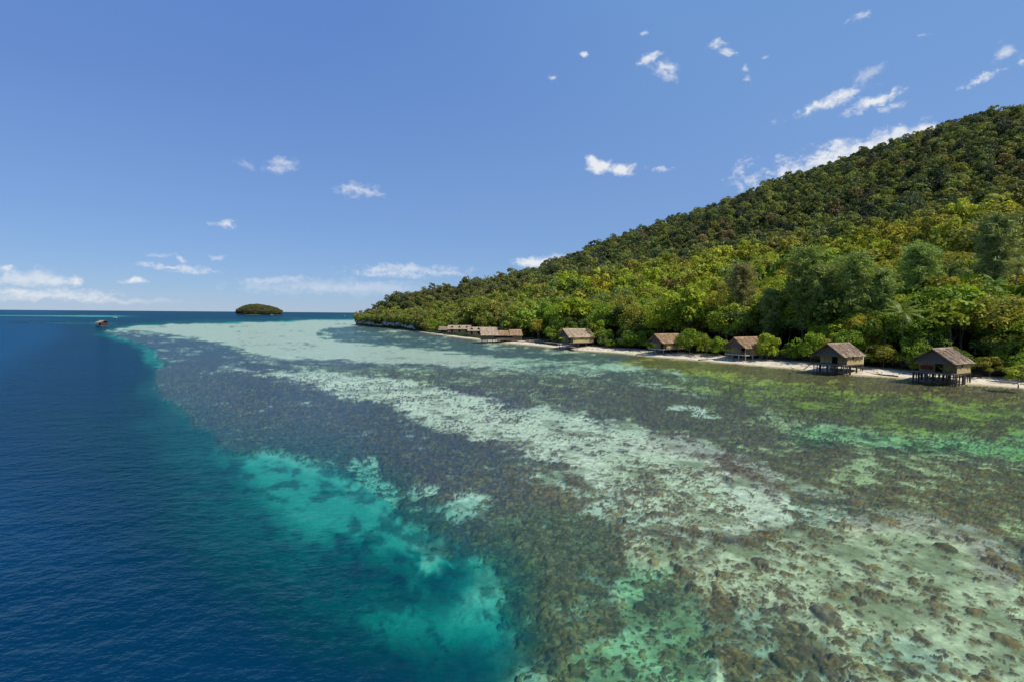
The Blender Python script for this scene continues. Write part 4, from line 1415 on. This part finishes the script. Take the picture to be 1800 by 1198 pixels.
def hut(x, y, label, W=2.85, L=6.2, s=1.0, roof=M_TH_GREY, wall=M_WALL, deck=M_DECK, post=M_POST, annex=None, seed=1, ver=2.0, side0=.9, ladder=None, rail=False, z_floor=2.0, many=0, white_panel=False):
    """stilt hut: the ridge runs inland (local x), the veranda gable looks out over the water"""
    o = thing('stilt_hut', label, 'hut', (x, y, 0), HUT_RZ, 'thatched stilt huts along the beach', s)
    ze, zr = 3.55, 6.0
    zf = z_floor
    b = MB(); thatch_roof(b, -1.0, L + .35, W + .42, ze + .02, zr, seed=seed, cols=30, rows_=10)
    rf = b.build('roof', roof, o)
    # gable of matting with a projecting skirt
    g = MB()
    wg = (zr - 4.0) / (zr - ze) * (W + .55)
    g.prism([(-.1, -wg, 4.0), (-.1, wg, 4.0), (-.1, 0, zr - .14)], (0, 0, 0), (.06, 0, 0))
    g.build('gable', M_GABLE, o)
    g = MB()
    g.prism([(-.52, -wg + .1, 3.58), (-.52, wg - .1, 3.58), (-.14, wg - .45, 4.15), (-.14, -wg + .45, 4.15)], (0, 0, 0), (-.05, 0, 0))
    g.build('gable_skirt', M_GABLE, o)
    g = MB()
    g.prism([(L, -W, 3.6), (L, W, 3.6), (L, 0, zr - .3)], (0, 0, 0), (.05, 0, 0))
    g.build('back_gable', M_GABLE, o)
    # floor
    d = MB()
    nb_ = 18
    for k in range(nb_):
        xa = -.35 + (L + .35) * k / nb_
        d.box(xa, -W - .1, zf - .06, xa + (L + .35) / nb_ - .02, W + .1, zf)
    d.build('deck', deck, o)
    for yy in (-W, 0, W):
        m = MB().box(-.3, yy - .07, zf - .24, L, yy + .07, zf - .062)
        m.build('floor_beam', post, o)
    m = MB().box(-.42, -W - .12, zf - .22, -.352, W + .12, zf + .02)
    m.build('fascia_board', deck, o)
    # walls of the room behind the veranda, with an open doorway
    wb = MB()
    wb.box(ver, -W, zf, ver + .06, -.55, 3.72).box(ver, .55, zf, ver + .06, W, 3.72).box(ver, -.55, 3.45, ver + .06, .55, 3.72)
    wb.build('front_wall', wall, o)
    sw = MB()
    wx0, wx1 = L * .42, L * .42 + .5
    sw.box(ver + .062, -W - .0, zf - .05, wx0, -W + .06, 3.68).box(wx1, -W, zf - .05, L - .02, -W + .06, 3.68)
    sw.box(wx0, -W, zf - .05, wx1, -W + .06, 3.0).box(wx0, -W, 3.42, wx1, -W + .06, 3.68)
    s1 = sw.build('side_wall', wall, o)
    w2 = MB().box(wx0 - .05, -W - .03, 2.95, wx1 + .05, -W - .002, 3.0).box(wx0 - .05, -W - .03, 3.42, wx1 + .05, -W - .002, 3.47)
    w2.build('window_frame', M_POST, s1)
    pn = MB().box(side0, -W - .03, zf - .1, ver + .06, -W + .03, 3.62)
    pn.build('side_panel', wall, o)
    MB().box(ver + .07, W - .06, zf - .05, L - .02, W, 3.68).build('side_wall', wall, o)
    MB().box(L - .06, -W + .07, zf - .05, L, W - .07, 3.68).build('back_wall', wall, o)
    # stilts and veranda posts
    rr = random.Random(seed + 40)
    spots = [(-.25, yy) for yy in (-W, -W * .35, W * .35, W)] + [(xx, yy) for xx in (L * .33, L * .66, L - .1) for yy in (-W, 0, W)]
    for k in range(many):
        spots.append((rr.uniform(-.2, L * .8), rr.choice([-W, W, rr.uniform(-W, W)]) + rr.uniform(-.1, .1)))
    posts(o, spots, -.9, zf - .07, post, seed=seed)
    posts(o, [(-.25, -W), (-.25, W)], zf, 3.6, post, .06, seed + 1, 'veranda_post')
    posts(o, [(-.25, W * .3)], zf, 3.6, post, .05, seed + 2, 'veranda_post')
    if rail:
        r_ = MB()
        r_.tube([(-.25, -W, zf + .8), (-.25, W, zf + .8)], .035, 6).tube([(-.25, -W, zf + .4), (-.25, W, zf + .4)], .03, 6).tube([(-.25, W, zf + .8), (ver, W, zf + .8)], .035, 6)
        r_.build('railing', post, o)
    if ladder:
        l = MB()
        yb = W + .25
        for dy in (0, .55):
            l.tube([(-.3 + dy, yb + 2.0, .25), (-.3 + dy, yb, zf)], .045, 6)
        for k in range(6):
            t = (k + .6) / 6.3
            l.tube([(-.32, yb + 2.0 * (1 - t), .25 + (zf - .25) * t), (.28, yb + 2.0 * (1 - t), .25 + (zf - .25) * t)], .03, 6)
        l.build('ladder', post, o)
    if annex:
        a = MB()
        ax0, ax1, ya, yb = L + .08, L + 1.15, -W + .45, .9
        a.box(ax0, ya, zf - .1, ax1, ya + .05, 3.5).box(ax1 - .05, ya + .052, zf - .1, ax1, yb, 3.5).box(ax0, yb - .05, zf - .1, ax1 - .052, yb, 3.5)
        an = a.build('annex', M_WHITE if annex[0] == 'white' else wall, o)
        ar = MB()
        thatch_roof(ar, L - .1, L + 1.9, W * .82, 3.32, 5.0, .12, seed + 9, 14, 7, poles=False)
        ar.build('annex_roof', annex[1], o)
        posts(o, [(ax0 + .1, ya), (ax1 - .1, ya), (ax1 - .1, yb)], -.3, zf - .1, post, .07, seed + 5)
    return o


hut(73.6, 84.0, 'nearest stilt hut with grey thatch, many stilts and a hammock on its veranda', L=6.3, annex=('white', M_TH_GREY), seed=2, many=28, roof=M_TH_GREY)
hut(64.2, 97.5, 'stilt hut with grey thatch, ladder and a rusty annex roof behind it', L=6.8, annex=('white', M_TH_RUST), seed=7, many=15, ladder=True, roof=M_TH_GREY)
hut(56.0, 120.5, 'stilt hut with brown thatch, pale veranda posts and a bleached front deck', L=7.9, deck=M_DECK_P, post=M_POST_P, seed=12, many=6, rail=True, roof=M_TH_BROWN, ver=2.6, side0=2.4)
hut(41.2, 137.5, 'brown thatched stilt hut half hidden between two leafy bushes', L=8.4, deck=M_DECK_P, seed=21, many=4, roof=M_TH_BROWN, ver=2.2)
hut(17.9, 162.0, 'stilt hut with pale streaked thatch beside the small jetty, farthest of the five', L=8.8, s=1.08, seed=31, roof=M_TH_PALE, wall=M_WALL, ver=1.6, rail=True)

# hammock slung in the veranda of the nearest hut
b = MB()
pts, n = [], 14
for k in range(n + 1):
    t = k / n
    yy = -2.4 + 2.2 * t
    sag = 2.95 - 1.0 * math.sin(math.pi * t) * .75 + .35 * (t - .5)
    wd = .42 * math.sin(math.pi * t) ** .6 + .02
    pts.append([(1.0 - wd, yy, sag + wd * .35), (1.0, yy, sag), (1.0 + wd, yy, sag + wd * .35)])
vs = [p for r in pts for p in r] + [(p[0], p[1], p[2] - .03) for r in pts for p in r]
m3 = 3 * (n + 1)
fs = []
for k in range(n):
    for q in (0, 1):
        i = 3 * k + q
        fs += [(i, i + 1, i + 4, i + 3), (m3 + i, m3 + i + 3, m3 + i + 4, m3 + i + 1)]
    fs += [(3 * k, 3 * k + 3, m3 + 3 * k + 3, m3 + 3 * k), (3 * k + 2, m3 + 3 * k + 2, m3 + 3 * k + 5, 3 * k + 5)]
b.add(vs, fs)
hm = thing('hammock', 'yellow-green hammock slung across the veranda of the nearest hut', 'hammock', (73.6, 84.0, 0), HUT_RZ)
b.build('cloth', M_HAMMOCK, hm)
b = MB(); b.tube([(1.0, -2.4, 2.8), (1.0, -2.83, 3.3)], .015, 5).tube([(1.0, -.2, 3.1), (1.0, .15, 3.6)], .015, 5)
b.build('rope', M_POST_P, hm)
b = MB(); b.add([(1.55, .75, 2.25), (1.55, 2.55, 2.25), (1.55, 2.55, 3.0), (1.55, .75, 3.0), (1.6, .75, 2.25), (1.6, 2.55, 2.25), (1.6, 2.55, 2.96), (1.6, .75, 2.98)], [(0, 1, 2, 3), (7, 6, 5, 4), (0, 4, 5, 1), (3, 2, 6, 7), (0, 3, 7, 4), (1, 5, 6, 2)])
rc_ = thing('cloth_line', 'dark red cloth hung inside the veranda of the nearest hut', 'cloth', (73.6, 84.0, 0), HUT_RZ)
b.build('cloth', M_RED, rc_)
b = MB(); b.tube([(1.57, .3, 3.0), (1.57, 3.0, 3.02)], .014, 5)
b.build('rope', M_POST_P, rc_)

# long pavilion standing in the shallows
pv = thing('pavilion', 'long dark-walled thatched pavilion on stilts over the shallow water', 'pavilion', (-12.6, 196.5, 0), R_(8))
b = MB(); thatch_roof(b, -.4, 6.6, 3.6, 2.75, 5.6, seed=3, cols=26, rows_=8); b.build('roof', M_TH_PALE, pv)
b = MB(); thatch_roof(b, 6.2, 12.0, 3.4, 2.7, 4.5, seed=4, cols=22, rows_=7); b.build('roof', M_TH_BROWN, pv)
b = MB(); thatch_roof(b, 11.4, 16.6, 3.5, 2.75, 4.95, seed=5, cols=20, rows_=7); b.build('roof', M_TH_BROWN, pv)
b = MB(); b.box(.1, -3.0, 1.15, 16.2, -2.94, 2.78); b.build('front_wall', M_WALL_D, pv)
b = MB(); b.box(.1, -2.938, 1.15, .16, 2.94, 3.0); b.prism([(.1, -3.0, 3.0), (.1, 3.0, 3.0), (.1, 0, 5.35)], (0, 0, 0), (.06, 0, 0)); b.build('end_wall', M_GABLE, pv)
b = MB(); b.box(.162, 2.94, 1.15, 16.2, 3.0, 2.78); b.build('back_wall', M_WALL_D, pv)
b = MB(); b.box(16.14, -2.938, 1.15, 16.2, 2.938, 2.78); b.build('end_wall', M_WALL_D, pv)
b = MB(); b.box(-.1, -3.2, 1.0, 16.5, 3.2, 1.14); b.build('deck', M_DECK, pv)
b = MB(); b.box(5.0, -3.03, 1.9, 12.6, -3.005, 2.6); b.build('opening', M_BLACK, pv)  # black panel on the wall, standing in for the dark inside
posts(pv, [(.3 + 1.06 * k, -3.0) for k in range(16)] + [(.5 + 2.2 * k, 0) for k in range(8)] + [(.5 + 2.2 * k, 3.0) for k in range(8)], -1.0, 1.0, M_POST, .09, 8)
posts(pv, [(16.2, -3.0), (16.2, 3.0)], 1.14, 2.8, M_POST_P, .07, 9, 'corner_post')

# two rows of joined sleeping rooms behind it, with little open gables in the roof
def row_house(x, y, rz, n, pitch, zb, label, roof, ze, zr, seed):
    o = thing('row_house', label, 'house', (x, y, zb), rz, None)
    Lr = n * pitch
    b = MB(); thatch_roof(b, -.4, Lr + .4, 3.2, ze, zr, seed=seed, cols=int(Lr * 2.2), rows_=8); b.build('roof', roof, o)
    rf = o.children[0]
    for k in range(n):
        xc = (k + .5) * pitch
        d = MB()
        # small gablet: two slopes and a black panel for the dark inside
        zc = ze + .45 * (zr - ze)
        yf = -3.2 * .62
        d.prism([(xc - .75, yf - .25, zc), (xc, yf - .25, zc + 1.0), (xc, yf - .25, zc + 1.12), (xc - .88, yf - .25, zc)], (0, 0, 0), (0, 1.7, .0))
        d.prism([(xc + .75, yf - .25, zc), (xc + .88, yf - .25, zc), (xc, yf - .25, zc + 1.12), (xc, yf - .25, zc + 1.0)], (0, 0, 0), (0, 1.7, .0))
        dm = d.build('gablet', roof, rf)
        m = MB(); m.prism([(xc - .74, yf - .02, zc + .02), (xc + .74, yf - .02, zc + .02), (xc, yf - .02, zc + .98)], (0, 0, 0), (0, .05, 0))
        m.build('gablet_opening', M_BLACK, rf)
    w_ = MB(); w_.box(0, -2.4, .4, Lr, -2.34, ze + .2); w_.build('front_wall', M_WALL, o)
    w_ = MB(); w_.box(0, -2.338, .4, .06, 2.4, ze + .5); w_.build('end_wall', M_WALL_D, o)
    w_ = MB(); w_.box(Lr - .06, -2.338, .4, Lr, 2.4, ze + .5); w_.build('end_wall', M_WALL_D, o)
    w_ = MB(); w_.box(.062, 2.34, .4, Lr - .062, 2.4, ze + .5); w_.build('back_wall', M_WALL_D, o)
    w_ = MB(); w_.box(-.2, -3.1, .22, Lr + .2, 2.6, .38); w_.build('deck', M_DECK, o)
    for k in range(n):
        m = MB(); xc = (k + .5) * pitch
        m.box(xc - .45, -2.43, .42, xc + .45, -2.405, ze - .1); m.build('doorway', M_BLACK, o)  # flat black panel painted as the dark of the room behind
    posts(o, [(k * pitch, -2.95) for k in range(n + 1)], .38, ze + .15, M_POST_P, .06, seed + 2, 'veranda_post')
    posts(o, [(k * pitch, yy) for k in range(n + 1) for yy in (-2.9, 2.4)], -1.0, .22, M_POST, .08, seed)
    return o


row_house(-34.0, 259, R_(4), 3, 3.9, 1.1, 'pale thatched row of joined rooms farthest along the sand', M_TH_PALE, 2.0, 3.9, 3)
row_house(-21.5, 238, R_(4), 5, 3.35, 1.0, 'longer thatched row house half hidden by the pavilion in front of it', M_TH_PALE, 2.0, 3.7, 6)

# lean-to shelter and the old landing stage beyond
sh = thing('shelter', 'small open lean-to shelter with a grey thatch roof beyond the row houses', 'shelter', (*ground(780, 585, .6), .5), R_(-8))
b = MB(); thatch_roof(b, -2.6, 2.6, 2.6, 1.7, 3.4, seed=8, cols=14, rows_=6); b.build('roof', M_TH_GREY, sh)
posts(sh, [(-2.2, -2.0), (2.2, -2.0), (-2.2, 2.0), (2.2, 2.0), (0, -2.0)], -1.0, 2.2, M_POST, .09, 4)
b = MB(); b.box(-2.2, 1.9, .2, 2.2, 1.96, 2.0); b.build('back_wall', M_WALL_D, sh)


def jetty(name, label, cat, P, z, w, step, mat, post, seed, rails=False):
    """boardwalk on posts through the ground points P"""
    o = thing(name, label, cat, (P[0][0], P[0][1], 0))
    p0 = np.array(P[0])
    Q = [Vector((*(np.array(p) - p0), z)) for p in P]
    d = MB()
    spots = []
    for a, c in zip(Q[:-1], Q[1:]):
        n = max(1, int((c - a).length / .35))
        t = (c - a).normalized()
        sd_ = Vector((-t.y, t.x, 0))
        for k in range(n):
            q0, q1 = a.lerp(c, k / n), a.lerp(c, (k + .9) / n)
            e = rnd.uniform(-.08, .08)
            vs = [q0 - sd_ * (w / 2 + e), q1 - sd_ * (w / 2 + e), q1 + sd_ * (w / 2 - e), q0 + sd_ * (w / 2 - e)]
            d.prism(vs, (0, 0, 0), (0, 0, .06))
        m = max(1, int((c - a).length / step))
        for k in range(m + 1):
            q = a.lerp(c, k / m)
            spots += [tuple((q + sd_ * w * .45).xy), tuple((q - sd_ * w * .45).xy)]
    d.build('boards', mat, o)
    posts(o, spots, -1.0, z - .003, post, .07, seed)
    if rails:
        for s_ in (-1, 1):
            b = MB()
            for a, c in zip(Q[:-1], Q[1:]):
                t = (c - a).normalized(); sd_ = Vector((-t.y, t.x, 0)) * s_ * w * .47
                b.tube([a + sd_ + Vector((0, 0, .8)), c + sd_ + Vector((0, 0, .8))], .035, 5)
            b.build('railing', post, o)
    return o


jetty('boardwalk', 'grey boardwalk on posts running from the pavilion towards the jetty hut', 'boardwalk', [ground(915, 596, 1.2), ground(950, 599.5, 1.2), ground(984, 603.5, 1.2)], 1.2, 1.3, 2.4, M_DECK, M_POST, 3, True)
jetty('jetty', 'small rickety wooden jetty standing in the water below the farthest hut', 'jetty', [ground(1012, 611, .9), ground(1001, 608.5, .9), ground(988, 609.5, .9)], .9, 1.5, 1.3, M_DECK, M_POST, 5, True)
jetty('landing_stage', 'row of old posts with a few boards standing off the far sand', 'jetty', [ground(755, 586.5, .6), ground(772, 587.5, .6), ground(787, 588.5, .6)], .9, 1.0, 2.6, M_DECK, M_POST_P, 7)

# hut on stilts out at the edge of the reef
p = ground(180, 575.5)
o = thing('water_hut', 'lonely stilt hut with a pale roof and red walls far out at the reef edge', 'hut', (p[0], p[1], 0), R_(-25), None, .9)
b = MB(); thatch_roof(b, -3.4, 3.4, 3.0, 3.6, 5.2, seed=5, cols=14, rows_=6); b.build('roof', M_TH_PALE, o)
b = MB(); b.box(.2, -2.3, 1.5, 2.9, -2.24, 3.7); b.build('wall', M_REDWALL, o)
b = MB(); b.box(2.84, -2.238, 1.5, 2.9, 2.3, 3.7); b.build('side_wall', M_REDWALL, o)
b = MB(); b.box(-2.9, 2.24, 1.5, 2.838, 2.3, 3.7); b.build('back_wall', M_REDWALL, o)
b = MB(); b.box(-2.9, -2.3, 1.5, .198, -2.24, 2.3); b.build('railing', M_DECK_P, o)
b = MB(); b.box(-3.4, -2.9, 1.3, 3.3, 2.7, 1.45); b.build('deck', M_DECK, o)
b = MB(); b.box(-6.4, -1.6, .55, -3.45, 1.4, .7); b.build('landing', M_DECK, o)
posts(o, [(x_, y_) for x_ in (-3, -1, 1, 3) for y_ in (-2.6, 2.4)] , -1.2, 1.3, M_POST, .12, 3)
posts(o, [(-2.8, -2.3), (.2, -2.3)], 1.45, 3.7, M_POST, .09, 5, 'veranda_post')
posts(o, [(-6.2, -1.4), (-6.2, 1.2), (-4.2, -1.4), (-4.2, 1.2)], -1.2, .55, M_POST, .1, 4)

# boats far out
def boat(px, py, L, rz, label, hull, cabin):
    p = ground(px, py)
    o = thing('boat', label, 'boat', (p[0], p[1], 0), rz)
    b = MB()
    secs = [(-.5, .20, .30), (-.3, .24, .26), (0, .25, .25), (.3, .18, .30), (.5, .01, .42)]
    vs, fs = [], []
    for t, w_, h in secs:
        vs += [(t * L, -w_ * L * .5, h * L * .45), (t * L, -w_ * L * .25, -.12 * L * .3), (t * L, w_ * L * .25, -.12 * L * .3), (t * L, w_ * L * .5, h * L * .45)]
    for k in range(4):
        for q in range(3):
            fs.append((4 * k + q, 4 * k + 4 + q, 4 * k + 5 + q, 4 * k + 1 + q))
        fs.append((4 * k + 3, 4 * k + 7, 4 * k + 4, 4 * k))
    fs.append((0, 1, 2, 3))
    b.add(vs, fs); b.build('hull', hull, o)
    b = MB(); b.box(-.22 * L, -.08 * L, .12 * L, .1 * L, .08 * L, .26 * L); b.build('cabin', cabin, o)
    b = MB(); b.box(-.28 * L, -.1 * L, .262 * L, .14 * L, .1 * L, .28 * L); b.build('canopy', M_WHITE, o)
    return o


M_HULL_D = simple('dark hull paint', (.04, .05, .06), (.09, .10, .11), 3)
boat(202, 559.3, 7.0, R_(170), 'tiny white boat crossing the deep water behind the lonely stilt hut', M_WHITE, M_WHITE)
boat(606, 556.6, 8.0, R_(20), 'tiny dark boat on the sea just off the wooded headland', M_HULL_D, M_WHITE)

# radio mast on the ridge
r = ray(989, 462)
yd = 585.0
xm, zm = yd * r[0] / r[1], float(ground_z(yd * r[0] / r[1], yd))
top = CAM_H + yd * (ray(989, 447)[2] / ray(989, 447)[1])
o = thing('radio_mast', 'thin lattice radio mast rising above the trees on the ridge', 'mast', (xm, yd, zm))
hm_ = top - zm
b = MB()
for k in range(3):
    a = 2 * math.pi * k / 3
    b.tube([(.75 * math.cos(a), .75 * math.sin(a), -.5), (.3 * math.cos(a), .3 * math.sin(a), hm_ * .86)], .13, 5)
for q in range(14):
    z0_, z1_ = hm_ * .86 * q / 14, hm_ * .86 * (q + 1) / 14
    for k in range(3):
        a, c_ = 2 * math.pi * k / 3, 2 * math.pi * (k + 1) / 3
        r0_, r1_ = .75 - .45 * q / 14, .75 - .45 * (q + 1) / 14
        b.tube([(r0_ * math.cos(a), r0_ * math.sin(a), z0_), (r1_ * math.cos(c_), r1_ * math.sin(c_), z1_)], .06, 4)
M_MAST = simple('dull steel', (.16, .16, .17), (.30, .30, .31), 3, rough=.5, spec=.5)
b.build('lattice', M_MAST, o)
b = MB(); b.tube([(0, 0, hm_ * .84), (0, 0, hm_)], .10, 6); b.build('antenna', M_MAST, o)

# driftwood and an old canoe lying on the sand
dl = [(1395, 649.5, 5.0, 1.0, 'long pale driftwood trunk lying along the sand past the decked hut'), (1555, 659, 4.2, 2.2, 'forked driftwood branch on the sand between the two nearest huts'),
      (1130, 622.5, 6.0, .6, 'old bleached log on the narrow sand by the bright green bush'), (1760, 671, 4.0, 2.6, 'short grey log on the last stretch of sand by the nearest hut'), (1240, 632, 4.5, .4, 'dark rotting log at the waterline before the decked hut')]
for px, py, L, az, lab in dl:
    p = ground(px, py, .5)
    o = thing('driftwood', lab, 'log', (p[0], p[1], .55), az)
    b = MB()
    b.tube([(-L / 2, 0, 0), (-L * .15, .12, .05), (L * .2, -.05, .02), (L / 2, .15, .12)], [.16, .15, .11, .05], 7)
    b.build('log', M_BARK, o, True)
    b = MB(); b.tube([(L * .1, 0, .05), (L * .25, .5, .35), (L * .4, .75, .6)], [.07, .05, .02], 5)
    b.build('branch', M_BARK, o, True)

# twigs, husks and leaves washed up along the sand
b = MB()
for k in range(900):
    j = rnd.randrange(10, len(SHQ) - 10)
    if not 60 < SHQ[j, 1] < 330: continue
    off = rnd.choice([rnd.gauss(3.2, .5), rnd.uniform(1.5, 9.0)])
    x_, y_ = SHQ[j] + NRM[j] * off
    z_ = .115 * off + .06
    a_, L_ = rnd.uniform(0, 6.28), rnd.uniform(.15, .9)
    dx, dy = math.cos(a_) * L_ / 2, math.sin(a_) * L_ / 2
    b.tube([(x_ - dx, y_ - dy, z_), (x_ + dx, y_ + dy, z_ + rnd.uniform(-.02, .12))], rnd.uniform(.02, .07), 4)
b.build('beach_litter', simple('washed up litter', (.05, .035, .022), (.17, .12, .08), 3, objspace=False), label='dark twigs and husks washed up along the sand', kind='stuff')

# ------------------------------------------------------------------ the far islet
pL, pR = ground(404, 553.35), ground(478, 553.95)
ic = (pL + pR) / 2
iw = np.linalg.norm(pR - pL) / 2
nr, na = 26, 140
th = np.linspace(0, 2 * np.pi, na)
prof = np.array([(1.02, -2), (1.0, 1.0), (.985, 3.0), (1.0, 6.0), (1.0, 9.0), (.985, 12), (.96, 17)] + [(.95 * math.cos(a) ** .55, 17 + 26 * math.sin(a) ** 1.15) for a in np.linspace(.06, math.pi / 2, nr - 7)])
Rr, Th = np.meshgrid(prof[:, 0], th, indexing='ij')
Zr = np.repeat(prof[:, 1][:, None], na, 1)
ir = Rr * iw * (1 + .10 * (fbm(np.cos(Th) * 3 + 5, np.sin(Th) * 3 + 5, 3, 5) - .5)) + 3.0 * (fbm(Th * 20, Zr / 4, 3, 9) - .5) * (Zr < 20)
ixx, iyy = ic[0] + ir * np.cos(Th), ic[1] + iw * .8 + ir * .8 * np.sin(Th)
lop = 1 + .10 * np.cos(Th - 2.8)
N = Nodes('islet rock')
st = N.noise(N.pos((1, 1, .3)), .5, 5, .7)
zz = N.n('SeparateXYZ', 'Z', Vector=N.n('NewGeometry', 'Position'))
c = N.mix(N.n('MapRange', 0, i0=N.math('ADD', zz, N.math('MULTIPLY', st, 6.0)), i1=6.0, i2=9.0, i3=0.0, i4=1.0), N.ramp(st, [(.3, (.05, .048, .04)), (.6, (.30, .28, .25))]), (.03, .038, .014, 1))
M_ISLET = N.done(N.n('BsdfPrincipled', 0, Base_Color=c, Roughness=.95, Specular_IOR_Level=.05))
obj('islet', mesh_np('islet', np.stack([ixx.ravel(), iyy.ravel(), (Zr * lop * .78).ravel()], 1), grid_faces(nr, na), M_ISLET, smooth=False), label='small round wooded limestone islet on the horizon', kind='structure')
b = MB()
b.prism([(ic[0] - 18, ic[1] - 6, .5), (ic[0] + 6, ic[1] - 10, .5), (ic[0] + 30, ic[1] - 4, .5), (ic[0] + 24, ic[1] + 14, .8), (ic[0] - 12, ic[1] + 14, .8)], (0, 0, 0), (0, 0, 1.2))
b.build('islet_beach', M_SAND, kind='structure')
n = 1500
a_, q_ = rng.uniform(0, 2 * np.pi, n), np.where(rng.random(n) < .62, np.sqrt(rng.random(n)) * .96, rng.uniform(.97, 1.0, n))
zz_ = np.where(q_ < .965, np.interp(q_, [0, .45, .72, .86, .94], [43, 39.5, 32, 25, 18]), rng.uniform(5, 19, n)) * .78 * (1 + .10 * np.cos(a_ - 2.8))
P = np.stack([ic[0] + iw * q_ * np.cos(a_), ic[1] + iw * .8 + iw * .8 * q_ * np.sin(a_), zz_ - 2.0], 1)
s = rng.uniform(1.0, 1.5, n)
tint = np.array([(.060, .070, .026), (.075, .078, .030), (.042, .056, .024), (.085, .075, .032)])[rng.integers(0, 4, n)] * rng.uniform(.8, 1.2, (n, 1))
scatter_object('islet_forest', 'low olive forest covering the far islet', P, rng.integers(8, 10, n), np.stack([np.zeros(n), np.zeros(n), rng.uniform(0, 6.28, n)], 1), np.stack([s, s, s * .62], 1), tint)
